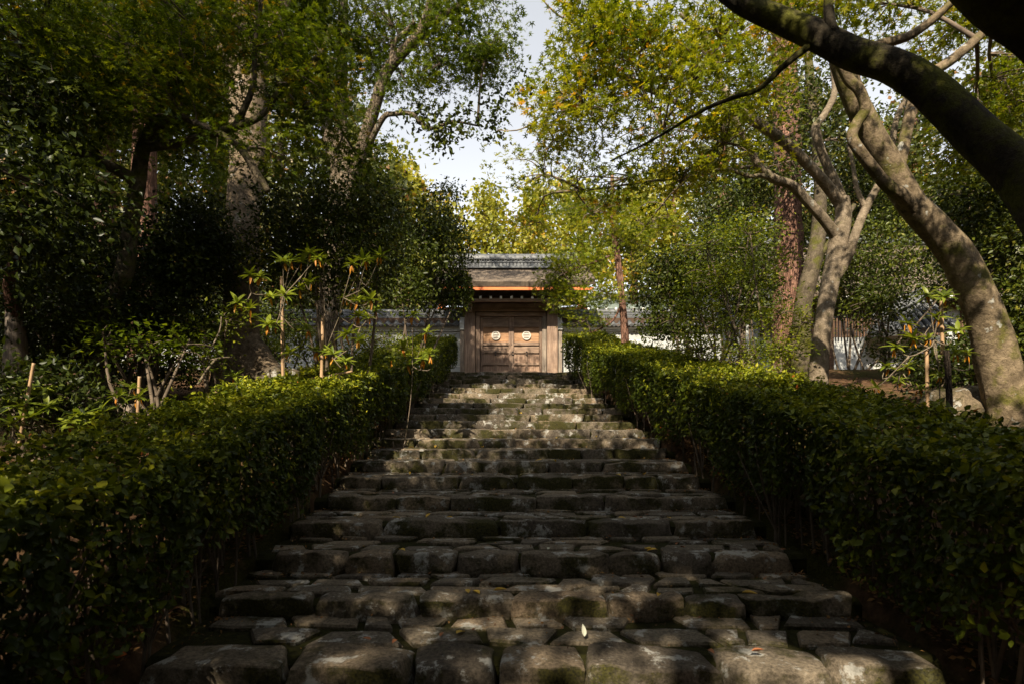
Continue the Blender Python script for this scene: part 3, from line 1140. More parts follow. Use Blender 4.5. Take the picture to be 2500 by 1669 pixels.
while x < gate_c + 2.25:
    if half is None:
        b = MB()
        pts = [(0.085 * math.cos(t), 0.075 * math.sin(t)) for t in [math.pi * q / 8 for q in range(9)]]
        pts += [(0.06 * math.cos(t), 0.05 * math.sin(t)) for t in [math.pi * q / 8 for q in range(8, -1, -1)]]
        b.prism(pts, 0, 0.05, 'y')
        half = b.build("ridge_tile", M['tile'], gate)
        o = half
    else:
        o = copy_obj(half, gate)
    o.location = Vector((x, RC - 0.215, ridge_z0 + rh * 0.55)) - gate.location
    x += 0.19
for sx in (-1, 1):
    b = MB()
    pts = [(-.26, 0), (.26, 0), (.3, .2), (.2, .42), (.12, .62), (0, .72), (-.12, .62), (-.2, .42), (-.3, .2)]
    b.prism([(RC + a, ridge_z0 - 0.02 + z) for a, z in pts], gate_c + sx * 2.36 - 0.06, gate_c + sx * 2.36 + 0.06, 'x')
    b.build("ridge_end_tile", M['tile'], gate)

# ---------------------------------------------------------------- plaster walls with tiled coping
WY = GY + 0.45


def wall(name, label, x0, x1, cap_x, base_z):
    w = empty(name, label, "wall", ((x0 + x1) / 2, WY, base_z))
    ztop = gz(812)
    b = MB()
    b.box(((x0 + x1) / 2, WY + 0.2, (base_z - 0.3 + ztop) / 2), (x1 - x0, 0.4, ztop - base_z + 0.3))
    b.build("wall_face", M['plaster_grey'], w)
    for zy in (822, 890, 965, 1045, 1120):
        b = MB()
        b.box(((x0 + x1) / 2, WY - 0.004, gz(zy)), (x1 - x0 - 0.02, 0.006, 0.022))
        b.build("white_line", M['white_paint'], w)
    b = MB()
    b.prism([(WY - 0.10, ztop + .001), (WY - 0.10, ztop + 0.05), (WY - 0.2, ztop + 0.12), (WY - 0.2, ztop + 0.17), (WY + 0.6, ztop + 0.17), (WY + 0.6, ztop + 0.12), (WY + 0.5, ztop + .05), (WY + 0.5, ztop + .001)], x0, x1, 'x')
    b.build("cornice", M['plaster'], w)
    # pan tiles, two courses up each slope: S-shaped, each its own piece
    zt = ztop + 0.19
    wd, ln = 0.32, 0.42
    vs, fs = [], []
    for j_ in range(2):
        for q in range(9):
            t = q / 8
            u = (t - 0.5) * wd
            zz = 0.042 * math.sin(2 * math.pi * t) + (0.018 if q == 8 else 0)
            vs += [(u, j_ * ln, zz), (u, j_ * ln, zz - 0.028)]
    for q in range(8):
        a_, b_ = q * 2, (q + 1) * 2
        c_, d_ = 18 + q * 2, 18 + (q + 1) * 2
        fs += [(a_, b_, d_, c_), (a_ + 1, c_ + 1, d_ + 1, b_ + 1), (a_, a_ + 1, b_ + 1, b_)]
    mb_ = MB()
    mb_.add(vs, fs)
    mb_.cyl((-0.08, -0.012, -0.005), 0.062, 0.05, 'y', 12)
    proto = None
    ang = math.radians(27)
    nt_ = int((x1 - x0) / wd)
    for row in range(2):
        for q in range(nt_):
            xx = x0 + (q + 0.5) * (x1 - x0) / nt_
            yy = WY - 0.34 + row * 0.34 * math.cos(ang)
            zz = zt + row * 0.34 * math.sin(ang) + row * 0.03
            if proto is None:
                proto = mb_.build("roof_tile", M['tile'], w)
                o = proto
            else:
                o = copy_obj(proto, w)
            o.location = Vector((xx, yy, zz)) - w.location
            o.rotation_euler = (ang, 0, 0)
            o.scale = ((x1 - x0) / nt_ / wd, 1, 1)
    b = MB()
    b.box(((x0 + x1) / 2, WY - 0.22, zt - 0.005), (x1 - x0 - .01, 0.16, 0.05))  # dark strip added below the tiles to stand for their shade
    b.build("tile_shade_strip", M['shade_wood'], w)
    zr_ = zt + 0.36
    for q in range(4):
        b = MB()
        hw = 0.19 - 0.03 * q if q < 3 else 0.12
        if q < 3:
            b.box(((x0 + x1) / 2, WY + 0.2, zr_ + q * 0.072), (x1 - x0, 2 * hw, 0.055), 0.008)
        else:
            b.cyl((x0, WY + 0.2, zr_ + 0.24), 0.10, x1 - x0, 'x', 12)
        b.build("coping_course", M['tile'], w)
    b = MB()
    b.box(((x0 + x1) / 2, WY + 0.22, zt + 0.12), (x1 - x0 - .02, 0.5, 0.4))
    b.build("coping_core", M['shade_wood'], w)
    # white plaster end of the coping beside the gate
    b = MB()
    z_a, z_b = gz(806), gz(680)
    pts = [(-.36, 0.0), (.76, 0.0), (.76, .24), (.62, .36), (.5, .5), (.3, z_b - z_a), (.1, z_b - z_a), (-.1, .5), (-.22, .36), (-.36, .24)]
    b.prism([(WY + a, z_a + z) for a, z in pts], cap_x - 0.085, cap_x + 0.085, 'x')
    b.build("coping_end", M['plaster'], w)
    return w


wall("plaster_wall", "grey plaster wall with five white lines in shade between hedge and gate", gx(620) - 13.5, gx(640), gx(640), 3.3)
wall("plaster_wall", "sunlit plaster wall joining the gate behind the slender pine", gx(1512), gx(1534) + 17, gx(1512), 3.3)

# ---------------------------------------------------------------- halls behind the wall
def hall(name, label, cx, cy, z, hw, hd, wall_h, rise, over, roof_mat, trim, lattice=False, rot=0.0):
    h = empty(name, label, "building", (cx, cy, z))
    b = MB()
    b.box((cx, cy, z + wall_h / 2), (2 * hw, 2 * hd, wall_h))
    b.build("wall", M['plaster_grey'], h)
    ze = z + wall_h
    for s in (-1, 1):
        n_ = 7
        vs, fs = [], []
        for q in range(n_ + 1):
            t = q / n_
            y = cy + s * (hd + over) * (1 - t)
            zz = ze - 0.25 + (rise + 0.25) * (0.7 * t + 0.3 * t * t)
            for x in (cx - hw - over, cx + hw + over):
                for o_ in (0, -0.16):
                    vs.append((x, y, zz + o_))
        for q in range(n_):
            a_ = q * 4
            fs += [(a_, a_ + 2, a_ + 6, a_ + 4), (a_ + 1, a_ + 5, a_ + 7, a_ + 3), (a_, a_ + 4, a_ + 5, a_ + 1), (a_ + 2, a_ + 3, a_ + 7, a_ + 6)]
        fs.append((0, 1, 3, 2))
        bb = MB()
        bb.add(vs, fs)
        r = bb.build("roof", M[roof_mat], h)
        x = cx - hw - over + 0.1
        while x < cx + hw + over and s == -1:
            b3 = MB()
            yy = cy + s * (hd + over - 0.12)
            b3.box((x, yy + 0.4, ze - 0.42), (0.09, 1.1, 0.1))
            rf = b3.build("rafter", M[trim], h)
            b4 = MB()
            b4.box((x, yy - 0.157, ze - 0.42), (0.095, 0.012, 0.105))
            b4.build("rafter_end", M['white_paint'], rf)
            x += 0.45
    for s in (-1, 1):
        b = MB()
        xg = cx + s * hw
        b.prism([(cy - hd, ze), (cy + hd, ze), (cy, ze + rise - 0.25)], xg - 0.05, xg + 0.05, 'x')
        b.build("gable", M['plaster'], h)
        b = MB()
        xv = cx + s * (hw + over - 0.05)
        for q in (-1, 1):
            b.prism([(cy + q * (hd + over), ze - 0.28), (cy + q * (hd + over), ze - 0.44), (cy, ze + rise - 0.36), (cy, ze + rise - 0.17)], xv - 0.05, xv + 0.05, 'x')
        b.build("verge_board", M[trim], h)
    b = MB()
    b.box((cx, cy, ze + rise + 0.08), (2 * (hw + over), 0.4, 0.28), 0.03)
    b.build("ridge", M['tile'], h)
    b = MB()
    b.box((cx, cy - hd - 0.05, ze - 0.55), (2 * hw + 0.5, 0.1, 0.22), 0.01)
    b.build("beam", M[trim], h)
    x = cx - hw
    while x < cx + hw + 0.1:
        b = MB()
        b.box((x, cy - hd - 0.05, z + wall_h / 2 - 0.3), (0.16, 0.12, wall_h - 0.6), 0.01)
        b.build("post", M[trim], h)
        x += 1.6
    if lattice:
        x = cx - hw * 0.85
        first = None
        while x < cx + hw * 0.85:
            if first is None:
                b = MB()
                b.box((0, 0, 0), (0.05, 0.05, 1.2))
                first = b.build("lattice_bar", M['wood_dark_beam'], h)
                o = first
            else:
                o = copy_obj(first, h)
            o.location = Vector((x, cy - hd - 0.14, z + wall_h * 0.62)) - h.location
            x += 0.11
    return h


hp = S(1490, 760, 27)
hall("temple_hall", "temple hall with pale green roof and red rafters behind the sunlit wall", hp[0] + 2.6, 29.6, 3.6, 2.9, 1.8, 4.2, 0.75, 0.9, 'copper', 'red')
hp = S(1040, 760, 26)
hall("temple_hall", "small red trimmed hall almost hidden by the camellia beside the gate", hp[0] - 3.2, 28.0, 3.6, 3.0, 2.0, 3.2, 1.6, 0.8, 'tile', 'red')
hp = S(2170, 760, 18)
hall("thatched_hall", "bark roofed building with lattice front beyond the pale many-limbed maple", hp[0], 22.5, 3.6, 4.0, 2.6, 2.9, 2.6, 0.9, 'thatch', 'wood_dark_beam', True)
# tiled lean-to roof with a sloping ridge in front of it
t = empty("tiled_roof_wing", "low white wing with a sloping grey tile roof behind the leaning trunk", "building", tuple(S(2180, 860, 16)))
p0, p1 = Vector(S(2128, 772, 16)), Vector(S(2258, 703, 16))
b = MB()
for q in range(4):
    off = Vector((0, -0.05 * q, -0.075 * q))
    b = MB()
    b.tube([p0 + off, p1 + off], [0.075 if q == 0 else 0.055] * 2, 8, smooth=False)
    b.build("ridge_course", M['tile'], t)
vs = [p0 + Vector((0, 0, -.3)), p1 + Vector((0, 0, -.3)), Vector(S(2330, 800, 15.3)), Vector(S(2120, 815, 15.3))]
lo_ = [v_ + Vector((0, 0.05, -0.1)) for v_ in vs]
b = MB()
b.add(vs + lo_, [(0, 1, 2, 3), (7, 6, 5, 4), (0, 4, 5, 1), (1, 5, 6, 2), (2, 6, 7, 3), (3, 7, 4, 0)])
b.build("roof_plane", M['tile'], t)
for q in range(12):
    f = q / 11
    a_ = vs[0].lerp(vs[1], f)
    c_ = vs[3].lerp(vs[2], f)
    b = MB()
    b.tube([a_ + Vector((0, -.02, .02)), c_ + Vector((0, -.02, .02))], [0.06, 0.06], 8, smooth=False)
    b.build("roof_tile", M['tile'], t)
wz = S(2180, 818, 16)[2]
b = MB()
b.box((S(2220, 0, 16)[0], 16.3, (wz + 2.6) / 2 + 0.0), (2.3, 0.3, wz - 2.6))
b.build("wall", M['plaster'], t)

# ---------------------------------------------------------------- the wood behind everything
def wood_tree(px, top, d, w, label, seed, leaf='wood_leaf', shape='clump', size=0.24, bot=620, bark='bark_cedar', tint=(0.5, 0.2), cov=2.0):
    x = (px * K - VX) / FPX * d
    gz0 = float(ground(x, d))
    p_top = D(px, top, d)
    pts = [np.array((x, d, gz0 - 0.1)), np.array((x + 0.1, d, (gz0 + p_top[2]) / 2)), p_top + np.array((0, 0, -0.4))]
    lobes = []
    r = random.Random(seed)
    n_ = 6
    for q in range(n_):
        t = q / (n_ - 1)
        py = top + (bot - top) * (0.1 + 0.85 * t)
        rx = w * (0.35 + 0.75 * t) * r.uniform(0.8, 1.1)
        lobes.append(lob(px + r.uniform(-.35, .35) * w, py, d + r.uniform(-1, 1), rx, (bot - top) * 0.15, 1.6))
    tree("forest_tree", label, "tree", [(pts, [0.28, 0.2, 0.05])], lobes, bark, leaf, size, shape, cov, 22, 0.7, False, 0.9, tint, "trees of the wood behind the wall", True, seed, 8, 0.05, 30, flat=0.5)


wood = [
    (930, 372, 27, 62, "olive conifer with a ragged tip standing alone beside the sky gap"),
    (1010, 470, 29, 70, "yellow-green tree rising behind the corner of the gate ridge"),
    (1110, 440, 33, 90, "broad golden tree straight behind the gate roof"),
    (1215, 425, 32, 90, "tall golden tree behind the far end of the gate ridge"),
    (1330, 420, 30, 95, "golden tree of the wood behind the slender pine"),
    (1450, 430, 28, 90, "pale yellow conifer above the copper roofed hall"),
    (1545, 400, 30, 95, "feathery yellow tree behind the clipped camellia"),
    (1660, 260, 29, 120, "tall green tree behind the pale forked limbs"),
    (1800, 200, 31, 130, "high dark tree behind the great cedar trunk"),
    (1950, 230, 28, 130, "green tree behind the mossy trunk and forked maple"),
    (2100, 200, 27, 130, "dense tree over the thatched building"),
    (2260, 150, 26, 140, "high tree beyond the leaning trunk"),
    (2420, 120, 25, 150, "outermost tree beyond the mossy bough"),
]
for q, (px, top, d, w, lb) in enumerate(wood):
    lit = px > 880 and px < 1600  # sunlight put into the colour: these trees take the brighter leaf material
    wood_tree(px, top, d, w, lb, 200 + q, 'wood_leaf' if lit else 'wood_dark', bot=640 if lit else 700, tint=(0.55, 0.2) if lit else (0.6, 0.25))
wood_l = [
    (-60, 60, 20, 170, "outermost dark tree beyond the dead trunk"),
    (90, 20, 24, 150, "dark tree behind the red cedar trunk"),
    (230, 120, 27, 130, "sun flecked tree between the two red cedars"),
    (370, 60, 23, 150, "dark tree behind the mossy sloping maple trunk"),
    (500, 0, 26, 150, "tall dark tree behind the great pale trunk"),
    (640, 60, 24, 120, "dark tree between the great trunk and the twin trunks"),
    (780, 150, 26, 110, "green tree behind the twin trunks"),
    (860, 330, 24, 70, "low green tree under the leaning limb of the twin trunks"),
]
for q, (px, top, d, w, lb) in enumerate(wood_l):
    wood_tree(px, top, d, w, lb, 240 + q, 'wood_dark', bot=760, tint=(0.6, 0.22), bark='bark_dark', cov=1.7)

# the same wood goes on round the foot of the stairs and along both sides: one dark mass nobody could count
wl = []
for q in range(30):
    x = -33 + 66 * q / 29
    wl.append(((x, -11.5 - 2.5 * abs(math.sin(q * 2.1)), 6.5 + 1.5 * math.sin(q * 1.3)), (3.0, 2.4, 7.5), 1.0))
for sgn in (-1, 1):
    for q in range(5):
        wl.append(((sgn * 11.0, -8.0 + 3.2 * q, 4.6), (2.0, 2.2, 5.2), 1.0))
    for q in range(13):
        y = -9 + 3.0 * q
        wl.append(((sgn * (23 + 2 * math.sin(q * 1.7)), y, 7.0 + 1.5 * math.cos(q)), (2.6, 2.6, 7.5), 1.0))
for x_ in (-2.0, 2.5, 7.5):  # unseen leaf slabs overhead, added to block skylight
    wl.append(((x_, -4.0, 8.6), (3.4, 3.2, 1.2), 1.0))
V_, F_, T_, P_ = foliage(wl, 0.5, 'clump', 1.6, 20, 1.0, 0.5, False, 0.9, (0.4, 0.2), False, 300)
o = link("surrounding_wood", mesh_tri("surrounding_wood", V_, F_, T_), M['wood_dark'])
tag(o, "dark mass of the surrounding wood closing in on both sides", "wood", None, 'stuff')

# ---------------------------------------------------------------- trees on the slope beside the stairs
def L(pts, radii):
    return ([D(*p) for p in pts], radii)


def rooted(pts, radii, drop=0.15):
    P = [D(*p) for p in pts]
    p = P[0].copy()
    p[2] = min(p[2], float(ground(p[0], p[1]))) - drop
    return ([p] + P, [radii[0] * 1.25] + radii)


# great pale trunk with spreading roots
gt = D(556, 800, 10.5)
roots = []
for (px, py, d, r_) in ((470, 925, 9.6, .16), (520, 930, 9.2, .2), (600, 915, 9.3, .22), (680, 890, 9.6, .2), (610, 900, 10.2, .2)):
    e = D(px, py, d)
    s_ = gt + np.array((0, 0, 0.1))
    mid = (s_ * 0.45 + e * 0.55)
    mid[2] = e[2] + 0.25
    roots.append(([s_, mid, e, e + (e - mid) * 0.4 + np.array((0, 0, -0.25))], [0.34, r_ + 0.06, r_, 0.06]))
tree("old_tree", "huge pale trunk with spreading roots behind the shaded hedge", "tree",
     [rooted([(545, 870, 10.5), (553, 760, 10.5), (556, 620, 10.6), (560, 480, 10.7), (568, 330, 10.8), (572, 200, 11), (575, 60, 11.2), (570, -60, 11.5)],
             [0.46, 0.34, 0.30, 0.31, 0.34, 0.34, 0.31, 0.26])] + roots + [L([(572, 200, 11), (500, 90, 11), (440, -30, 11)], [0.2, 0.15, 0.1]), L([(575, 120, 11), (650, 20, 11), (700, -80, 11)], [0.2, 0.14, 0.1])],
     [((-6.5, 11.5, 12.3), (3.6, 2.4, 1.8), .8), ((-11.5, 11.0, 11.5), (3.6, 2.4, 2.4), .8), ((-10, 15.0, 10.5), (3.6, 2.4, 3.0), .7), lob(560, -20, 11, 190, 60, 1.6), lob(440, 10, 11.5, 130, 70, 1.4), lob(690, 0, 11.5, 110, 70, 1.4)],  # leading lobes are unseen, added to shade the plaster wall
     'bark_old', 'maple_green', 0.085, 'maple', 1.6, seed=31, sides=16, rough=0.16, tint=(0.4, 0.2))

# twin trunks with the leaning limb that carries leaves out over the stairs
tree("twin_trunk_tree", "twin brown trunks with a leaning limb reaching out towards the sky gap", "tree",
     [rooted([(748, 860, 12.6), (752, 720, 12.6), (768, 560, 12.6), (790, 420, 12.6), (792, 350, 12.6)], [0.26, 0.24, 0.26, 0.33, 0.34]),
      L([(775, 370, 12.6), (752, 300, 12.6), (742, 200, 12.7), (738, 80, 12.8), (735, -60, 13)], [0.24, 0.14, 0.125, 0.115, 0.1]),
      L([(795, 370, 12.6), (784, 310, 12.6), (783, 200, 12.6), (786, 80, 12.6), (788, -60, 12.6)], [0.24, 0.145, 0.135, 0.125, 0.11]),
      L([(810, 400, 12.5), (830, 345, 12.3), (855, 260, 12), (885, 170, 11.8), (925, 120, 11.6), (965, 75, 11.5), (985, 20, 11.4), (1000, -50, 11.3)], [0.2, 0.16, 0.14, 0.12, 0.11, 0.11, 0.1, 0.08]),
      L([(900, 140, 11.7), (905, 100, 11.7), (935, 70, 11.6), (950, 50, 11.5)], [0.07, 0.06, 0.05, 0.04]),
      L([(975, 60, 11.5), (1010, 40, 11.4), (1050, 15, 11.3), (1100, -30, 11.2)], [0.08, 0.07, 0.06, 0.04]),
      L([(845, 330, 12.2), (880, 270, 12), (905, 262, 11.9), (945, 262, 11.8), (985, 295, 11.7), (1040, 280, 11.6), (1100, 290, 11.5)], [0.09, 0.06, 0.05, 0.045, 0.04, 0.03, 0.015])],
     [((-2.0, 13.5, 12.8), (2.0, 1.2, 0.8), .45), ((-0.4, 13.6, 13.0), (1.2, 1.0, 0.6), .35), lob(900, 60, 12, 150, 80, 1.6), lob(1060, 60, 11.3, 130, 75, 1.4), lob(1010, 150, 11.5, 120, 55, 1.0, .8), lob(930, 190, 11.8, 70, 40, .8, .7), lob(1120, 120, 11, 60, 60, .9, .8), lob(700, 60, 12.5, 100, 100, 1.4, .7), lob(840, 130, 12.5, 60, 90, 1., .6)],  # leading lobes are unseen, added to dapple the gate roof
     'bark_grey', 'maple_green', 0.095, 'maple', 1.4, 34, R=0.45, flat=0.14, tilt=0.5, seed=32, rough=0.1, tint=(0.42, 0.2), twigs=260)
# leaves of the limb's own hanging branch
V_, F_, T_, P_ = foliage([lob(955, 262, 11.8, 62, 20, .4), lob(1040, 288, 11.6, 75, 26, .45), lob(1012, 325, 11.6, 34, 24, .3), lob(1120, 300, 11.4, 40, 22, .35, .8), lob(1145, 245, 11.2, 45, 38, .4, .6), lob(1205, 195, 11, 40, 30, .4, .5)], 0.12, 'oval', 1.35, 10, 0.22, 0.5, False, 0.9, (0.45, 0.2), False, 33)
root = [o for o in bpy.data.objects if o.name == "twin_trunk_tree"][0]
link("foliage", mesh_tri("foliage", V_, F_, T_), M['evergreen'], root, 'stuff')

# shaded maple with a mossy sloping trunk
tree("shaded_maple", "maple with a dark mossy sloping trunk and wide green sprays in shade", "tree",
     [rooted([(222, 830, 8.2), (240, 730, 8.2), (285, 625, 8.2), (298, 530, 8.2), (316, 420, 8.1), (330, 335, 8.0), (375, 250, 7.8), (420, 120, 7.6), (440, -40, 7.4)], [0.15, 0.135, 0.13, 0.115, 0.10, 0.09, 0.075, 0.065, 0.05]),
      L([(330, 335, 8), (400, 330, 7.8), (470, 312, 7.6), (540, 292, 7.5), (600, 265, 7.4), (650, 200, 7.4), (730, 130, 7.5), (760, 60, 7.6)], [0.09, 0.06, 0.055, 0.05, 0.04, 0.04, 0.035, 0.03]),
      L([(316, 420, 8.1), (260, 385, 7.8), (180, 350, 7.5), (90, 330, 7.2)], [0.1, 0.075, 0.06, 0.04]),
      L([(330, 335, 8), (390, 270, 7.6), (455, 285, 7.4), (540, 330, 7.3), (590, 400, 7.2), (615, 440, 7.2)], [0.06, 0.05, 0.045, 0.045, 0.05, 0.04]),
      L([(540, 292, 7.5), (580, 200, 7.3), (585, 100, 7.2), (600, 0, 7.1)], [0.045, 0.035, 0.03, 0.025])],
     [lob(300, 110, 8, 240, 110, 1.6), lob(150, 230, 7.6, 200, 90, 1.4), lob(420, 230, 7.6, 110, 80, 1.1), lob(440, 60, 7.2, 180, 90, 1.2), lob(690, 250, 7.6, 100, 55, .8),
      lob(620, 345, 7.5, 170, 40, .9, .8), lob(820, 360, 8.6, 110, 40, .8, .7), lob(650, 100, 7.5, 110, 100, 1.1, .8), lob(90, 80, 7.2, 150, 120, 1.4), lob(380, 330, 8.2, 150, 45, 1.0, .7), lob(760, 200, 8, 60, 60, .8, .5)],
     'bark_moss', 'maple_green', 0.074, 'maple', 1.55, 40, 0.44, tilt=0.42, flat=0.10, seed=34, tint=(0.5, 0.22), twigs=420, rough=0.12)

# red cedars and the dead trunk
for q, (px, w, d, lb) in enumerate(((240, .3, 15, "red-barked cedar trunk standing between dark crowns, nearer the dead trunk"), (328, .33, 13.5, "red-barked cedar trunk just behind the mossy sloping maple"))):
    tree("cedar_tree", lb, "tree", [rooted([(px, 830, d), (px + 2, 500, d), (px + 4, 250, d), (px + 5, -60, d)], [w, w * .85, w * .75, w * .6])],
         [lob(px, 40, d, 90, 80, 1.4, .6), lob(px + 20, 200, d, 80, 50, 1.2, .4)], 'bark_cedar', 'wood_dark', 0.2, 'needle', 1.4, seed=40 + q, layered=False, tint=(.4, .2), group="red cedars", twigs=20)
p = S(39, 975, 7.6)
root = empty("dead_trunk", "dead grey trunk with peeling wood, broken off above head height", "tree trunk", (p[0], 7.6, float(ground(p[0], 7.6))))
b = MB()
b.tube([S(38, 1010, 7.6), S(37, 900, 7.6), S(38, 830, 7.6), S(36, 760, 7.6)], [0.15, 0.125, 0.12, 0.10], 14, 0.25)
b.build("trunk", M['wood_grey'], root, smooth=True)
b = MB()
b.tube([S(40, 775, 7.6), S(22, 700, 7.4), S(34, 640, 7.2), S(52, 560, 7.0), S(60, 450, 6.8)], [0.09, 0.07, 0.06, 0.06, 0.05], 10, 0.15)
b.build("limb", M['bark_cedar'], root, smooth=True)
# dark tree; its unseen lobes overhead are added to shade hedge and maple
tree("dark_tree", "black-trunked tree beyond the edge, unseen crown lobes added to shade the hedge", "tree",
     [([np.array((-7.6, 5.4, 0.2)), np.array((-7.4, 5.3, 3.0)), np.array((-7.0, 5.0, 6.0)), np.array((-6.6, 4.2, 9.0))], [0.24, 0.2, 0.17, 0.12])],
     [((-3.3, 0.2, 6.0), (1.9, 2.6, 1.0), 1.1), ((-4.3, -0.6, 5.1), (2.0, 2.2, 0.7), 1.5), ((-9.0, 2.0, 7.0), (2.2, 2.6, 2.4), .9), ((-6.2, 2.4, 10.6), (3.4, 2.4, 1.2), .9), lob(70, 420, 6.4, 130, 90, .9), lob(30, 230, 6.6, 130, 130, 1.0), lob(200, 480, 6.8, 110, 55, .7, .8), lob(60, 560, 6.6, 110, 70, .8)],
     'bark_dark', 'evergreen', 0.10, 'oval', 1.7, 26, 0.45, False, 0.8, seed=44, tint=(0.3, 0.2), twigs=120)

# evergreen shrubs
def shrub(name, label, base, lobes, seed, leaf='evergreen', size=0.075, shape='oval', cov=2.2, tint=(0.4, 0.2), stems=6, group=None, layered=False, R=0.26, per=22, mat='stem', spread=0.35, twigs=120, flat=0.4):
    r = random.Random(seed)
    bp = D(*base)
    bp[2] = float(ground(bp[0], bp[1])) - 0.05
    limbs = []
    for q in range(stems):
        c = np.array(lobes[q % len(lobes)][0])
        s_ = bp + np.array((r.uniform(-spread, spread), r.uniform(-spread, spread), 0))
        mid = s_ * .5 + c * .5 + np.array((r.uniform(-.2, .2), r.uniform(-.2, .2), 0))
        limbs.append(([s_, mid, c], [r.uniform(.025, .05), .025, .012]))
    return tree(name, label, "shrub", limbs, lobes, mat, leaf, size, shape, cov, per, R, layered, 0.8 if not layered else 0.5, tint, group, True, seed, 7, 0.1, twigs, 'stem', crown_name='foliage', trunk_name='stem', base=bp, flat=flat, branch_r=0.018)


shrub("camellia", "large dark glossy camellia in front of the twin trunks", (770, 860, 9.6),
      [lob(720, 480, 9.4, 130, 85, 1.1), lob(830, 540, 9.4, 110, 110, 1.1), lob(650, 580, 9.8, 90, 100, 1.0), lob(760, 640, 9.6, 110, 60, .9, .8), lob(870, 460, 9.8, 70, 60, .7)], 50, cov=1.6, tint=(0.52, 0.22))
shrub("camellia", "camellia leaning over the wall beside the gate eaves", (930, 850, 14.5),
      [lob(960, 590, 14.5, 85, 95, 1.1), lob(1020, 555, 15, 60, 75, .9), lob(1062, 650, 15.5, 45, 60, .6, 1.3), lob(920, 670, 14, 70, 50, .9, .8), lob(1015, 670, 15.5, 60, 50, .6, 1.1), lob(1010, 460, 15.5, 55, 60, .8, .35)], 51, size=0.1, tint=(0.5, 0.2), cov=1.9)
shrub("dark_shrub", "black-green understory shrub behind the dead trunk", (110, 900, 8.2),
      [lob(100, 600, 8.4, 120, 110, 1.0), lob(190, 720, 8, 110, 90, .9), lob(80, 760, 8.2, 90, 60, .8)], 52, tint=(0.25, 0.15))
shrub("dark_shrub", "dim evergreen shrub around the mossy sloping trunk", (330, 880, 8.8),
      [lob(300, 640, 9.2, 110, 120, 1.0), lob(420, 600, 9.4, 100, 130, 1.0), lob(380, 740, 9, 120, 70, .9), lob(480, 560, 9.8, 60, 110, .8, .8)], 53, tint=(0.3, 0.2))
shrub("leafy_shrub", "small bright-leaved shrub below the mossy sloping trunk", (340, 960, 7.2),
      [lob(330, 800, 7.4, 110, 35, .6, .8), lob(430, 790, 7.6, 70, 35, .5, .7), lob(240, 780, 7.2, 80, 35, .5, .6)], 54, 'maple_green', 0.085, tint=(0.35, 0.2), layered=True, cov=1.3)
shrub("dark_shrub", "low dark shrub under the bamboo cane at the edge", (60, 1010, 5.2),
      [lob(50, 900, 5.4, 110, 70, .6), lob(170, 930, 5.6, 90, 55, .6, .8)], 55, tint=(0.25, 0.18))
shrub("leafy_shrub", "thin sapling with pale round leaves in front of the great trunk", (470, 930, 8.4),
      [lob(470, 760, 8.4, 30, 28, .25, .6), lob(480, 830, 8.4, 45, 25, .3, .8), lob(520, 740, 8.6, 30, 30, .3, .5)], 56, 'layer_leaf', 0.07, tint=(0.5, 0.15), stems=4, cov=1.4, twigs=40)
shrub("undergrowth", "low dim ground plants spread before the mossy sloping trunk", (250, 900, 9.5),
      [lob(150, 850, 9.5, 110, 28, .8), lob(290, 850, 9.8, 110, 28, .8), lob(420, 850, 10.2, 80, 30, .7), lob(40, 860, 9, 90, 30, .8)], 60, 'evergreen', 0.07, cov=1.9, tint=(0.45, 0.2), stems=8, spread=1.2)
shrub("undergrowth", "low leafy growth among the roots before the shaded wall", (720, 880, 11.5),
      [lob(690, 800, 12, 50, 40, .5, .6), lob(850, 790, 13, 70, 40, .6, .7), lob(790, 820, 12, 40, 30, .5, .6), lob(610, 790, 11.8, 40, 50, .5, .5), lob(920, 800, 14, 40, 30, .5, .6)], 57, 'layer_leaf', 0.06, tint=(0.5, 0.2), cov=1.2)

shrub("dark_shrub", "dim low shrub before the shaded wall behind the great trunk", (470, 860, 15.5),
      [lob(420, 760, 16, 90, 60, .9, .9), lob(520, 740, 16, 70, 70, .9, .9), lob(640, 740, 16.5, 80, 60, .9, .8), lob(600, 810, 15.5, 60, 40, .8, .6)], 58, size=0.1, tint=(0.35, 0.2))
shrub("dark_shrub", "dim tall shrub before the shaded wall behind the dead trunk", (250, 870, 14.5),
      [lob(250, 760, 14.5, 110, 80, 1.0, .9), lob(130, 780, 13.5, 110, 80, 1.0, .9), lob(20, 800, 13, 100, 90, 1.0, .9), lob(330, 690, 15, 80, 80, 1.0, .8)], 59, size=0.1, tint=(0.35, 0.2))
shrub("camellia", "green shrub filling the bank behind the pale forked maple", (1960, 880, 15),
      [lob(1950, 640, 15, 90, 90, 1.0, .8), lob(2080, 480, 15, 120, 80, 1.1), lob(1960, 420, 15, 90, 70, 1.0, .8), lob(2200, 620, 14, 90, 90, 1.0, .8), lob(1830, 560, 16, 70, 90, 1.0, .6)], 77, size=0.1, tint=(0.55, 0.2), cov=1.8)

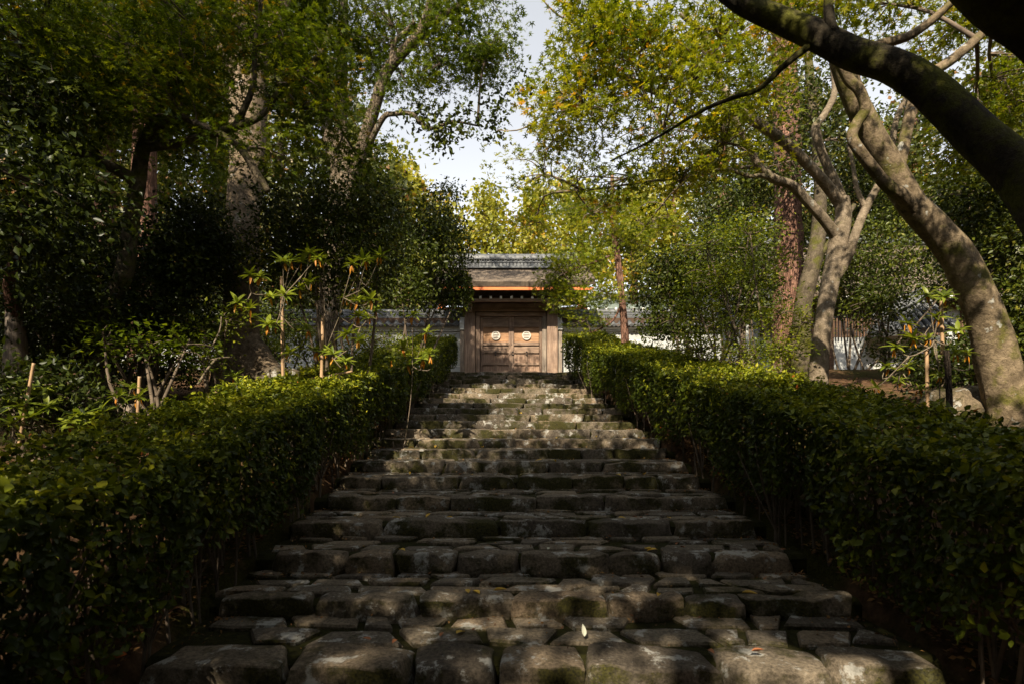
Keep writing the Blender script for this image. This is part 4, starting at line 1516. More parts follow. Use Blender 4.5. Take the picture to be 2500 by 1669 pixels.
# pale many-limbed maple
tree("forked_maple", "pale smooth maple forking into many limbs above the sunlit hedge", "tree",
     [rooted([(1876, 912, 9.5), (1880, 820, 9.5), (1892, 720, 9.5), (1906, 640, 9.5), (1922, 560, 9.5), (1934, 500, 9.5), (1930, 455, 9.5)], [0.17, 0.145, 0.14, 0.145, 0.15, 0.13, 0.12]),
      L([(1918, 545, 9.5), (1895, 510, 9.4), (1850, 460, 9.3), (1815, 425, 9.2), (1775, 410, 9.1), (1740, 380, 9.0), (1715, 330, 8.9), (1690, 285, 8.8), (1665, 200, 8.7)], [0.09, 0.085, 0.08, 0.075, 0.07, 0.06, 0.055, 0.05, 0.04]),
      L([(1775, 410, 9.1), (1745, 403, 9.0), (1720, 405, 8.9), (1690, 395, 8.9), (1650, 390, 8.8), (1560, 408, 8.8), (1480, 418, 8.9), (1330, 440, 9.2)], [0.05, 0.035, 0.032, 0.03, 0.03, 0.025, 0.02, 0.01]),
      L([(1930, 470, 9.5), (1900, 430, 9.4), (1860, 385, 9.2), (1805, 330, 9.0), (1750, 290, 8.9), (1690, 250, 8.8), (1650, 190, 8.7), (1640, 110, 8.6), (1560, 30, 8.5)], [0.1, 0.09, 0.085, 0.085, 0.08, 0.07, 0.06, 0.05, 0.04]),
      L([(1932, 465, 9.5), (1915, 420, 9.5), (1885, 350, 9.4), (1870, 295, 9.3), (1890, 265, 9.3), (1915, 210, 9.3), (1905, 120, 9.3), (1890, 40, 9.2), (1895, -50, 9.1)], [0.09, 0.08, 0.07, 0.065, 0.06, 0.05, 0.045, 0.04, 0.035]),
      L([(1900, 660, 9.5), (1940, 600, 9.4), (1965, 530, 9.3), (1985, 480, 9.3), (2015, 425, 9.2), (2040, 380, 9.2), (2055, 280, 9.2), (2090, 200, 9.2)], [0.1, 0.085, 0.075, 0.07, 0.06, 0.05, 0.045, 0.04]),
      L([(1660, 300, 8.8), (1540, 230, 8.4), (1429, 180, 8), (1380, 110, 7.9), (1344, 68, 7.8), (1283, 37, 7.7), (1245, 0, 7.6), (1225, -30, 7.6)], [0.045, 0.035, 0.024, 0.02, 0.016, 0.012, 0.009, 0.006]),
      L([(1540, 230, 8.4), (1429, 173, 8.2), (1351, 184, 8.2), (1296, 204, 8.2), (1262, 248, 8.2), (1198, 296, 8.2), (1140, 299, 8.2)], [0.028, 0.024, 0.02, 0.016, 0.013, 0.01, 0.005]),
      L([(1985, 480, 9.3), (1965, 430, 9.3), (1955, 370, 9.3), (1945, 330, 9.3)], [0.045, 0.035, 0.03, 0.025])],
     [lob(1480, 110, 7.4, 190, 120, 1.4), lob(1340, 250, 7.6, 130, 90, 1.0), lob(1520, 300, 7.0, 150, 90, 1.0, .6), lob(1660, 330, 7.0, 100, 75, .8, .65), lob(1440, 410, 7.8, 190, 45, .9, .7), lob(1650, 90, 7.2, 150, 100, 1.0),
      lob(1350, 90, 7.6, 80, 100, 1.0), lob(1250, 400, 9.5, 100, 45, .8, .55), lob(1270, 320, 8.4, 90, 40, .7, .8), lob(1800, 40, 7.6, 130, 70, .9), lob(1590, 200, 7.0, 130, 85, .9, .7), lob(1260, 225, 8, 55, 40, .5, .8), lob(1760, 180, 7.6, 80, 70, .7, .5), lob(1560, 420, 7.4, 110, 35, .6, .35), lob(1360, 490, 12, 110, 30, .7, .6), lob(1480, 520, 12.5, 100, 40, .8, .6), lob(1230, 510, 13.5, 70, 40, .8, .5)],
     'bark_pale', 'maple_gold', 0.078, 'maple', 1.15, 40, 0.42, tilt=0.42, flat=0.10, seed=60, tint=(0.5, 0.22), twigs=520, rough=0.09, sides=12)

# great leaning trunk
tree("leaning_tree", "thick leaning trunk with flaking lichen-spotted bark rising behind the hedge", "tree",
     [rooted([(2318, 1010, 7.0), (2300, 890, 7.0), (2278, 790, 7.0), (2250, 700, 7.0), (2205, 600, 6.95), (2140, 520, 6.9), (2092, 470, 6.85), (2045, 390, 6.8), (2010, 330, 6.75), (1975, 260, 6.7), (1945, 190, 6.65), (1915, 100, 6.6)],
             [0.25, 0.232, 0.22, 0.205, 0.185, 0.17, 0.16, 0.15, 0.142, 0.132, 0.12, 0.1]),
      L([(2110, 500, 6.85), (2075, 455, 6.72), (2035, 425, 6.62), (2005, 390, 6.55), (1975, 350, 6.5), (1955, 315, 6.5), (1965, 285, 6.5), (1985, 250, 6.45), (1970, 205, 6.4), (1945, 180, 6.4), (1915, 110, 6.3), (1900, 30, 6.2), (1905, -50, 6.2)],
        [0.07, 0.085, 0.07, 0.065, 0.06, 0.06, 0.06, 0.06, 0.06, 0.06, 0.06, 0.05, 0.045]),
      L([(1960, 240, 6.7), (1965, 140, 6.6), (2010, 105, 6.5), (2080, 85, 6.4), (2140, 45, 6.3), (2200, -10, 6.2)], [0.08, 0.06, 0.055, 0.05, 0.045, 0.04]),
      L([(2060, 400, 6.8), (2090, 250, 6.9), (2110, 190, 6.9), (2180, 140, 6.9), (2240, 90, 6.9), (2290, 40, 6.8)], [0.07, 0.065, 0.06, 0.06, 0.055, 0.05])],
     [lob(2040, 10, 7.5, 170, 45, .9), lob(2210, 60, 7.8, 120, 70, 1.0), lob(2290, 230, 8, 90, 110, 1.0, .8), lob(2230, 330, 8.6, 110, 70, .9, .6), lob(1900, 10, 7.6, 110, 40, .8)],
     'bark_lean', 'maple_gold', 0.075, 'maple', 1.5, 36, 0.4, tilt=0.42, flat=0.1, seed=61, tint=(0.42, 0.2), twigs=160, sides=20, rough=0.12)

# dark mossy bough; unseen overhead lobes added to shade stairs, hedge and trunks
tree("mossy_bough_tree", "black mossy bough arching across the view from a tree beside the stairs", "tree",
     [([np.array((4.2, 2.6, -0.2)), np.array((4.3, 2.7, 0.6))] + [D(*p) for p in ((2620, 700, 3.3), (2450, 555, 3.6), (2349, 410, 3.8), (2230, 300, 3.95), (2130, 205, 4.05), (2050, 155, 4.1), (1960, 125, 4.2), (1880, 85, 4.3), (1790, 45, 4.4), (1700, 5, 4.5), (1600, -70, 4.6), (1300, -300, 4.4))],
       [0.32, 0.25, 0.18, 0.165, 0.15, 0.13, 0.12, 0.112, 0.108, 0.102, 0.092, 0.082, 0.075, 0.06]),
      L([(2620, 700, 3.3), (2560, 300, 3.0), (2440, 90, 2.8), (2300, -20, 2.7), (2150, -200, 2.6), (1900, -600, 2.4)], [0.17, 0.17, 0.155, 0.15, 0.14, 0.11]),
      L([(1960, 125, 4.2), (1925, 90, 4.2), (1905, 50, 4.2), (1900, -20, 4.2)], [0.05, 0.04, 0.035, 0.03]),
      L([(1870, 95, 4.3), (1800, 150, 4.4), (1740, 205, 4.5), (1680, 225, 4.6), (1600, 260, 4.7), (1500, 320, 4.9), (1400, 370, 5.1)], [0.03, 0.025, 0.02, 0.018, 0.014, 0.01, 0.006])],
     [((0.4, 0.2, 6.2), (3.0, 2.2, 1.0), 1.6), ((3.6, -0.9, 6.4), (2.8, 2.0, 1.0), .9), ((2.3, -1.4, 5.2), (2.2, 1.8, 0.6), 1.9), ((-2.0, -1.6, 7.0), (2.8, 3.0, 1.2), 1.4), ((2.2, -2.6, 7.2), (3.6, 2.6, 1.2), .9), ((-1.0, 2.4, 6.8), (2.8, 1.8, 1.0), .85), ((6.8, -1.2, 6.0), (3, 2.6, 1.4), .8), ((4.3, 3.6, 6.7), (1.5, 1.0, 0.5), .38), ((3.6, 4.8, 7.7), (1.7, 1.2, 0.5), .34)],
     'bark_bough', 'maple_green', 0.13, 'maple', 2.3, 26, 0.45, seed=62, tint=(0.45, 0.2), twigs=90, sides=20, rough=0.10)

# cedar, mossy trunk and slender pine
tree("cedar_tree", "great cedar trunk with red shaggy bark behind the pale forked maple", "tree",
     [rooted([(1812, 850, 15.5), (1806, 700, 15.5), (1808, 500, 15.5), (1806, 330, 15.6), (1800, 180, 15.7), (1796, -60, 15.8)], [0.5, 0.4, 0.37, 0.35, 0.32, 0.27])],
     [lob(1800, 60, 15.7, 90, 60, 1.2, .4), lob(1830, 280, 15.8, 80, 40, 1.2, .3)], 'bark_cedar', 'wood_dark', 0.2, 'needle', 1.4, seed=63, layered=False, group="red cedars", rough=0.15, twigs=20, sides=16)
tree("mossy_tree", "green mossy trunk standing against the great cedar", "tree",
     [rooted([(1838, 840, 13.5), (1842, 700, 13.5), (1866, 600, 13.5), (1878, 520, 13.5), (1880, 400, 13.5), (1865, 250, 13.5), (1850, 100, 13.6)], [0.24, 0.2, 0.19, 0.17, 0.14, 0.12, 0.08]),
      L([(1866, 600, 13.5), (1910, 550, 13.4), (1960, 470, 13.4)], [0.1, 0.08, 0.05])],
     [lob(1760, 220, 13.5, 110, 80, 1.2, .6), lob(1880, 260, 13.6, 90, 90, 1.2, .5), lob(1990, 330, 13.8, 90, 70, 1.2, .6), lob(1780, 380, 13.6, 90, 50, 1.0, .6)],
     'bark_moss', 'evergreen', 0.11, 'oval', 1.5, 22, 0.4, False, 0.8, (0.5, 0.2), seed=64, rough=0.14)
tree("slender_pine", "slender pine with red-brown trunk beside the gate roof", "tree",
     [rooted([(1434, 790, 15.5), (1428, 700, 15.5), (1420, 620, 15.5), (1410, 545, 15.5), (1406, 480, 15.5), (1404, 400, 15.5)], [0.115, 0.1, 0.095, 0.085, 0.075, 0.05]),
      L([(1428, 690, 15.5), (1410, 730, 15.2), (1385, 750, 15.0), (1350, 765, 14.8)], [0.035, 0.03, 0.025, 0.015]),
      L([(1414, 580, 15.5), (1370, 600, 15.2), (1330, 612, 15), (1290, 630, 14.8)], [0.035, 0.028, 0.02, 0.012])],
     [lob(1320, 600, 15.2, 95, 36, .8, 1.2), lob(1310, 690, 15, 62, 34, .6, .9), lob(1400, 540, 15.5, 90, 30, .8), lob(1370, 470, 15.6, 110, 40, 1.), lob(1460, 560, 16, 50, 50, .7, .6), lob(1390, 670, 15.2, 60, 34, .6, .8), lob(1345, 735, 14.8, 55, 22, .5, .7), lob(1272, 650, 15.2, 55, 40, .6, 1.2)],
     'bark_cedar', 'layer_leaf', 0.085, 'maple', 1.5, 26, 0.34, True, 0.6, (0.5, 0.2), seed=65, rough=0.1, twigs=200)

# shrubs on the sunlit side
shrub("camellia", "rounded dark camellia in front of the sunlit wall", (1580, 840, 13),
      [lob(1530, 660, 13.2, 85, 85, 1.0), lob(1600, 620, 13.4, 90, 90, 1.0), lob(1560, 740, 13, 110, 50, .9, .9)], 70, size=0.09, tint=(0.42, 0.2), cov=2.0)
shrub("camellia", "tall dark camellia before the great cedar trunk", (1700, 840, 14),
      [lob(1690, 560, 14, 100, 80, 1.0), lob(1720, 660, 13.8, 80, 80, .9), lob(1650, 480, 14.5, 90, 60, 1.0, .8), lob(1730, 430, 14.6, 70, 60, 1.0, .7)], 71, size=0.1, tint=(0.45, 0.2), cov=1.8)
shrub("layered_shrub", "sunlit shrub with flat bright sprays and many thin stems", (1690, 880, 10.6),
      [lob(1720, 525, 11, 95, 16, .6), lob(1620, 560, 11.2, 70, 16, .5, .8), lob(1660, 640, 10.8, 120, 18, .6), lob(1760, 600, 10.6, 70, 18, .5, .8), lob(1600, 700, 10.8, 70, 22, .5, .8), lob(1700, 740, 10.6, 90, 20, .5, .7), lob(1790, 720, 10.4, 50, 20, .4, .7)], 72, 'layer_leaf', 0.065, cov=1.7, layered=True, stems=9, tint=(0.5, 0.2), spread=0.9, R=0.3)
shrub("layered_shrub", "low bright shrub just behind the sunlit hedge", (1700, 880, 9.2),
      [lob(1600, 800, 10.5, 80, 22, .5), lob(1700, 815, 9.6, 90, 22, .5), lob(1790, 800, 9.4, 60, 26, .4), lob(1840, 740, 10.2, 50, 30, .4, .6), lob(1770, 860, 9, 60, 20, .4, .8)], 73, 'layer_leaf', 0.06, cov=1.7, layered=True, stems=7, tint=(0.55, 0.2), spread=0.8, R=0.28)
shrub("camellia", "camellia veiling the white wing below the thatched building", (2020, 880, 12.5),
      [lob(2010, 700, 12.5, 55, 60, .8, .9), lob(2060, 600, 13, 110, 70, 1.0, .7), lob(2040, 800, 12.2, 70, 35, .6, .55), lob(2130, 830, 11.5, 70, 40, .6, .6), lob(2000, 560, 13.5, 80, 60, .9, .7)], 74, size=0.085, tint=(0.5, 0.2), cov=1.6)
shrub("camellia", "sunlit camellia outside the leaning trunk", (2330, 960, 9),
      [lob(2280, 560, 9.4, 90, 110, 1.0), lob(2330, 750, 9, 55, 130, .9), lob(2220, 450, 9.8, 90, 70, 1., .8), lob(2340, 420, 9.2, 70, 100, 1.0, .8)], 75, size=0.085, tint=(0.55, 0.22), cov=1.9)
shrub("dark_shrub", "dark rounded shrub at the foot of the leaning trunk", (2190, 930, 8.8),
      [lob(2180, 850, 8.8, 70, 60, .7), lob(2240, 800, 9, 50, 60, .6, .8)], 76, tint=(0.3, 0.2))

# ---------------------------------------------------------------- the two clipped hedges
def hedge(name, label, side, seed):
    r = np.random.default_rng(seed)
    y0, y1 = 1.7, 18.9
    if side < 0:
        inner = lambda y: np.interp(y, [0, 8, 14, 19], [-2.30, -2.22, -2.02, -1.66])
    else:
        inner = lambda y: np.interp(y, [0, 8, 14, 19], [2.84, 2.76, 2.5, 2.06])
    hgt = lambda y: np.interp(y, [0, 5, 12, 19], [1.16, 1.2, 1.22, 1.28]) + (0.08 if side > 0 else 0)
    root = empty(name, label, "hedge", (float(inner(9)) + side * 0.6, 9.0, float(slope(9))))
    Cs, Ns, Ys, Ss, Ts = [], [], [], [], []
    y = y0
    wid = 1.3
    # leaves in short steps so near ones are dense and small and far ones sparser and larger
    for ya in np.arange(y0, y1, 0.4):
        n_area = 0.4 * (wid + 0.95 + 0.5)
        sz = 0.058 + 0.0012 * ya
        n = int(n_area * 2.9 / (AREA['broad' if ya < 5 else 'oval'] * sz * sz))
        yy = ya + r.random(n) * 0.4
        which = r.random(n)
        x = np.empty(n)
        z = np.empty(n)
        nrm = np.zeros((n, 3))
        h = hgt(yy)
        lump = 0.05 * np.sin(yy * 5.1 + side) + 0.04 * np.sin(yy * 11.3)
        top = which < 0.48
        face = (which >= 0.48) & (which < 0.84)
        out_ = which >= 0.84
        depth = r.exponential(0.07, n)
        u = r.random(n)
        x[top] = u[top] * wid
        z[top] = h[top] + lump[top] * .5 - depth[top] + 0.03 * np.sin(x[top] * 9 + yy[top] * 7)
        nrm[top] = (0, 0, 1)
        f2 = 1 - u ** 0.75
        lowz = 0.24 + 0.18 * np.sin(yy * 2.3 + side * 2)
        x[face] = depth[face] * 1.2 + lump[face] - 0.10 * np.sin(np.pi * (1 - f2[face])) * 0.6
        z[face] = lowz[face] + (h[face] - lowz[face]) * (1 - f2[face] * 0.98)
        nrm[face] = (-side, 0, 0.35)
        x[out_] = wid - depth[out_]
        z[out_] = 0.4 + (h[out_] - 0.4) * u[out_]
        nrm[out_] = (side, 0, 0.3)
        X_ = inner(yy) + side * x
        Z_ = slope(yy) + 0.08 + z + np.where(x > 0.3, 0.10 * (x - 0.3), 0)
        Cs.append(np.stack([X_, yy, Z_], 1))
        Ns.append(nrm + r.normal(size=(n, 3)) * 0.55)
        Ys.append(r.normal(size=(n, 3)) + nrm * 0.5 + np.array((0, 0, -0.2)))
        Ss.append(sz * (0.5 + 0.9 * r.random(n) ** 1.3))
        cl = 0.16 * np.sin(yy * 3.3 + x * 4) * np.sin(yy * 1.7 - x * 6)
        Ts.append(np.clip(np.where(top, 0.66, 0.36) + cl + r.normal(0, 0.17, n), 0, 0.975))  # top leaves get a brighter tint, sunlight put into the colour
    near = None
    # young shoots standing out of the clipped faces
    ns = 620
    ys_ = r.uniform(2.0, y1, ns)
    tf = r.random(ns) < 0.7
    xs_ = np.where(tf, r.uniform(0, wid, ns), 0.0)
    zs_ = np.where(tf, hgt(ys_) + 0.02, r.uniform(0.45, 1.1, ns) * hgt(ys_))
    Pb = np.stack([inner(ys_) + side * xs_, ys_, slope(ys_) + 0.08 + zs_ + np.where(xs_ > 0.3, 0.1 * (xs_ - .3), 0)], 1)
    ax_ = unit(np.where(tf[:, None], np.array((0, 0, 1.0)), np.array((-side * 1.0, 0, 0.6))) + r.normal(size=(ns, 3)) * 0.35)
    for q_ in range(6):
        Cs.append(Pb + ax_ * (0.02 + 0.025 * q_ * r.random((ns, 1))))
        Ns.append(ax_ + r.normal(size=(ns, 3)) * 0.5)
        Ys.append(r.normal(size=(ns, 3)) + ax_ * 0.6)
        Ss.append(np.full(ns, 0.052) * (0.7 + 0.7 * r.random(ns)))
        Ts.append(np.clip(r.normal(0.78, 0.12, ns), 0, 0.975))
    for lbl_, sel in (("near", lambda c: c[:, 1] < 5.0), ("far", lambda c: c[:, 1] >= 5.0)):
        C = np.concatenate(Cs)
        k_ = sel(C)
        C = C[k_]
        T = np.concatenate(Ts)[k_]
        odd = r.random(len(T)) < 0.0012
        T[odd] = 1.0
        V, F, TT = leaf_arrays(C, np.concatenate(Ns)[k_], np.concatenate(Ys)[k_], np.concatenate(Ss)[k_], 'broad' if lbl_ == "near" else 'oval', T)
        TRI[0] += len(F)
        if near is None:
            near = (V, F, TT)
        else:
            V = np.concatenate([near[0], V])
            F = np.concatenate([near[1], F + len(near[0])])
            TT = np.concatenate([near[2], TT])
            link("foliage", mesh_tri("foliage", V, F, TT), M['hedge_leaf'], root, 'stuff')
    rr = random.Random(seed)
    st = MB()
    y = y0
    while y < y1:
        for _ in range(2 if y > 9 else 3):
            xx = float(inner(y)) + side * rr.uniform(0.1, 1.0)
            yy = y + rr.uniform(-.1, .1)
            zg = float(ground(xx, yy)) - 0.05
            zt = float(slope(yy)) + float(hgt(yy)) * 0.85
            p = Vector((xx, yy, zg))
            lean = Vector((rr.uniform(-.12, .12), rr.uniform(-.15, .15), 0))
            f = p + Vector((0, 0, (zt - zg) * rr.uniform(.3, .5))) + lean * 0.5
            r0 = rr.uniform(0.010, 0.02)
            st.tube([p, f, p + Vector((0, 0, zt - zg)) + lean], [r0, r0 * .8, r0 * .4], 5, cap=False)
            for _b in range(3):
                e = f + Vector((rr.uniform(-.3, .3), rr.uniform(-.3, .3), (zt - f.z) * rr.uniform(.5, 1)))
                st.tube([f, (f + e) / 2 + Vector((0, 0, -.03)), e], [r0 * .6, r0 * .45, r0 * .25], 4, cap=False)
        y += 0.17 if y < 9 else 0.24
    st.build("stem", M['stem'], root, smooth=True, kind='stuff')
    # clipped bare twig ends standing out of the top
    tw = MB()
    for _ in range(260):
        yy = rr.uniform(2.5, 14)
        xx = rr.uniform(0.05, wid)
        p = Vector((float(inner(yy)) + side * xx, yy, float(slope(yy)) + 0.06 + float(hgt(yy)) + (0.1 * (xx - .3) if xx > .3 else 0)))
        e = p + Vector((rr.uniform(-.08, .08), rr.uniform(-.08, .08), rr.uniform(.0, .06)))
        tw.tube([p - Vector((0, 0, .08)), e], [0.004, 0.003], 4, smooth=False, cap=False)
    tw.build("twig", M['bark_pale'], root, kind='stuff')
    return root


hedge("clipped_hedge", "clipped evergreen hedge in deep shade, beside the dead trunk and rhododendrons", -1, 81)
hedge("clipped_hedge", "clipped hedge with sunlit upper end, running up beside the leaning trunk", 1, 82)

# ---------------------------------------------------------------- rhododendrons with large leaves
def big_leaf_mesh(name, w, fold, curl):
    vs, fs = [], []
    n = 5
    for q in range(n + 1):
        t = q / n
        hw = w * math.sin(math.pi * (0.06 + 0.94 * t) ** 0.8) ** 0.8 if 0 < t < 1 else (0.03 if t == 0 else 0.0)
        z = -curl * t * t
        vs += [(-hw, t, z + fold * hw), (0, t, z), (hw, t, z + fold * hw)]
    for q in range(n):
        a_ = q * 3
        fs += [(a_, a_ + 1, a_ + 4, a_ + 3), (a_ + 1, a_ + 2, a_ + 5, a_ + 4)]
    me = bpy.data.meshes.new(name)
    me.from_pydata(vs, [], fs)
    at = me.attributes.new("tint", 'FLOAT', 'FACE')
    rr = random.Random(name)
    v = rr.random()
    at.data.foreach_set("value", [v] * len(me.polygons))
    me.polygons.foreach_set("use_smooth", [True] * len(me.polygons))
    me.update()
    return me


GREEN = [big_leaf_mesh("leaf_a%d" % q, 0.115 + 0.02 * (q % 3), 0.35, 0.05 + 0.07 * q) for q in range(5)]
OLD = [big_leaf_mesh("leaf_old%d" % q, 0.13, 0.5, 0.1 + 0.1 * q) for q in range(3)]
for me in GREEN:
    me.materials.append(M['rhodo'])
for me in OLD:
    me.materials.append(M['rhodo_old'])


def rhododendron(label, base, rosettes, leaf_len, seed, old=1.4, n_leaf=12, sr=0.7):
    rr = random.Random(seed)
    bp = Vector(base)
    bp.z = float(ground(bp.x, bp.y)) - 0.03
    root = empty("rhododendron", label, "shrub", bp)
    st = MB()
    hubs = [bp + Vector((rr.uniform(-.3, .3), rr.uniform(-.2, .2), 0.5)) for _ in range(3)]
    for h in hubs:
        st.tube([bp, (bp + h) / 2 + Vector((.05, 0, 0)), h], [0.022 * sr, 0.018 * sr, 0.014 * sr], 6)
    for (p, ln) in rosettes:
        p = Vector(p)
        h = min(hubs, key=lambda q: (q - p).length)
        mid = (h + p) / 2 + Vector((rr.uniform(-.12, .12), rr.uniform(-.1, .1), -0.12))
        st.tube([h, mid, p], [0.013 * sr, 0.010 * sr, 0.007 * sr], 5)
        hubs.append(mid)
        axis = Vector((rr.uniform(-.4, .4), rr.uniform(-.6, .1), 1)).normalized()
        a = axis.orthogonal().normalized()
        b_ = axis.cross(a)
        off = rr.random() * 6
        for q in range(n_leaf):
            t = off + q * 2.4 + rr.uniform(-.2, .2)
            el = rr.uniform(-0.15, 0.4) if q < n_leaf - 4 else rr.uniform(0.45, 0.95)
            dr = (a * math.cos(t) + b_ * math.sin(t)) * math.cos(el) + axis * math.sin(el)
            nrm = axis - dr * axis.dot(dr)
            o = bpy.data.objects.new("leaf", rr.choice(GREEN))
            COL.objects.link(o)
            o.parent = root
            o.location = p - bp
            place_leaf(o, dr, nrm, leaf_len * ln * rr.uniform(0.75, 1.1))
        for q in range(int(old + rr.random())):
            t = rr.random() * 6.28
            dr = Vector((math.cos(t) * .35, math.sin(t) * .3 - .1, -1)).normalized()
            nrm = Vector((rr.uniform(-.4, .4), -1, .2))
            o = bpy.data.objects.new("leaf", rr.choice(OLD))
            COL.objects.link(o)
            o.parent = root
            o.location = p - bp + Vector((rr.uniform(-.03, .03), 0, -0.02))
            o["label"] = "withered orange leaf hanging down"
            place_leaf(o, dr, nrm, leaf_len * ln * rr.uniform(0.5, 0.72))
    st.build("stem", M['bark_pale'], root, smooth=True)
    return root


def place_leaf(o, dr, nrm, s):
    from mathutils import Matrix
    y = dr.normalized()
    z = (nrm - y * nrm.dot(y))
    if z.length < 1e-4:
        z = y.orthogonal()
    z.normalize()
    x = y.cross(z)
    m = Matrix((x, y, z)).transposed().to_4x4()
    o.rotation_euler = m.to_euler()
    o.scale = (s, s, s)


def c6(zx, zy, d):
    return S(500 + zx / 3.614, 580 + zy / 3.614, d)


def c5(zx, zy, d):
    return S(zx / 2.904, 560 + zy / 2.904, d)


def cr(zx, zy, d):
    return S(1650 + zx / 2.763, 500 + zy / 2.763, d)


R1 = random.Random(5)
main = [(690, 215), (760, 200), (920, 140), (1050, 215), (1400, 200), (1545, 165), (480, 345), (700, 515), (930, 400), (290, 575), (410, 700), (560, 770), (900, 815), (1360, 690), (1260, 850), (1300, 555), (1460, 545), (1500, 650), (740, 1020), (1130, 1030), (980, 1000)]
def comp(lst, d0, jit, seed):
    """every main whorl, most with a smaller companion a hand's breadth away"""
    rr = random.Random(seed)
    outl = []
    for x, y in lst:
        d = d0 + rr.uniform(-jit, jit)
        outl.append((c6(x, y, d), 1.0))
        if rr.random() < 0.75:
            outl.append((c6(x + rr.choice((-1, 1)) * rr.uniform(50, 110), y + rr.uniform(-20, 60), d + rr.uniform(-.2, .2)), 0.85))
    return outl


rhododendron("tall rhododendron with whorled leaves around the taller bamboo cane", c6(660, 1330, 8.4), comp([q for q in main if q[0] < 940], 8.3, .4, 1), 0.225, 90)
rhododendron("tall rhododendron with whorled leaves around the shorter bamboo cane", c6(1060, 1330, 8.7), comp([q for q in main if q[0] >= 940], 8.5, .4, 2), 0.225, 96)
rhododendron("rhododendron spilling over the top of the shaded hedge near the gate", c6(1620, 1350, 9.6), [(c6(x, y, 9.4 + R1.uniform(-.3, .3)), 1.0) for x, y in ((1830, 690), (1960, 840), (1740, 975), (1660, 1060), (1920, 1070), (1800, 1120), (1980, 1020))], 0.24, 91, 1.9)
rhododendron("small rhododendron sprig between the tree roots and the hedge", c6(270, 1420, 8.2), [(c6(265, 1220, 8.2), 1.0), (c6(300, 1290, 8.1), .8)], 0.2, 92, 1)
rhododendron("low rhododendron with yellowing leaves against the shaded hedge", c5(600, 1480, 5.2), [(c5(570, 1320, 5.2), 1.1), (c5(710, 1300, 5.3), 1.0), (c5(980, 1190, 5.6), .9), (c5(840, 1180, 5.5), .8), (c5(930, 1120, 5.6), .7), (c5(560, 1400, 5.1), .9), (c5(480, 1370, 5.1), .9), (c5(640, 1370, 5.2), .8)], 0.19, 93, 1.6)
rhododendron("dim rhododendron around the leaning bamboo cane", c5(150, 1480, 5.0), [(c5(100, 1090, 5.2), 1), (c5(280, 1120, 5.3), 1), (c5(160, 1250, 5.0), 1), (c5(80, 1380, 4.8), 1), (c5(330, 1250, 5.1), 1), (c5(220, 1330, 4.9), 1), (c5(40, 1230, 5.1), 1)], 0.17, 94, 0.2)
rhododendron("rhododendron with many withered orange leaves before the leaning trunk", cr(1700, 1480, 6.9),
             [(cr(1700, 610, 7), 1), (cr(1810, 620, 6.9), 1), (cr(1880, 1000, 6.7), .9), (cr(1960, 1000, 6.6), .8), (cr(1600, 900, 7), 1), (cr(1480, 960, 7.1), .9), (cr(1700, 900, 6.9), .8), (cr(1350, 1230, 7.2), .9), (cr(1560, 1090, 7), .8), (cr(1640, 1240, 6.8), .7), (cr(1760, 760, 7), .9), (cr(1420, 1090, 7.2), .9), (cr(1560, 800, 7.1), .9), (cr(1500, 1180, 7.1), .8), (cr(1780, 1150, 6.8), .8), (cr(1900, 850, 6.8), .9)], 0.19, 95, 2.3)

# bamboo canes
def cane(label, p0, p1, r, mat='bamboo', node=0.28):
    p0, p1 = Vector(p0), Vector(p1)
    root = empty("bamboo_cane", label, "cane", p0, "bamboo support canes")
    Lg = (p1 - p0).length
    n = max(1, int(Lg / node))
    b = MB()
    pts, rad = [], []
    for q in range(n):
        a_, c_ = q / n, (q + 1) / n
        for f, k_ in ((0.0, 1.18), (0.05, 1.0), (0.93, 0.97)):
            pts.append(p0.lerp(p1, a_ + (c_ - a_) * f))
            rad.append(r * k_)
    pts.append(p1)
    rad.append(r)
    b.tube(pts, rad, 10, smooth=False)
    b.build("cane", M[mat], root, smooth=True)
    return root


cane("tall bamboo cane rising through the tall rhododendron", c6(690, 1300, 8.4), c6(678, 345, 8.4), 0.025)
cane("second bamboo cane beside the tall one, ending at a fork of stems", c6(1030, 1240, 8.7), c6(1042, 695, 8.7), 0.027)
cane("short cut bamboo cane standing by the tree roots", c6(95, 1540, 8.0), c6(102, 1325, 8.0), 0.026)
cane("thin slanting bamboo cane at the foot of the shaded wall", c6(1185, 1230, 10.5), c6(1135, 890, 10.5), 0.026)
cane("bamboo cane leaning at the edge in the dim rhododendron", c5(128, 1560, 5.0), c5(240, 945, 5.0), 0.014)
cane("bamboo cane behind the low yellowing rhododendron", c5(970, 1420, 5.8), c5(990, 1040, 5.8), 0.017)
cane("pale thin cane under the withered orange leaves", cr(1700, 1470, 7.0), cr(1690, 900, 7.0), 0.022)
cane("cane holding up the top whorl of the orange-leaved rhododendron", cr(1800, 1010, 7.1), cr(1790, 650, 7.1), 0.022)
b = MB()
b.tube([cr(1850, 1560, 6.4), cr(1845, 1300, 6.4), cr(1825, 980, 6.4)], [0.034, 0.032, 0.028], 10, 0.08)
o = b.build("stake", M['bark_dark'], None, smooth=True)
tag(o, "black wooden stake in front of the leaning trunk", "stake")
p0, p1 = c6(600, 1310, 8.2), c6(1300, 1180, 9.2)
cane("bamboo rail lying level across the two tall canes", p0, p1, 0.022, node=0.4)
b = MB()
b.tube([c6(-60, 1290, 7.6), c6(60, 1110, 7.8), c6(140, 1060, 8.0), c6(240, 1055, 8.1)], [0.02, 0.018, 0.015, 0.008], 6)
b.tube([c6(140, 1060, 8.0), c6(20, 1060, 7.9), c6(130, 830, 7.9), c6(145, 700, 7.9)], [0.014, 0.013, 0.012, 0.008], 6)
o = b.build("fallen_branch", M['bark_pale'], None, smooth=True)
tag(o, "bare pale branch leaning across the roots of the great trunk", "branch")

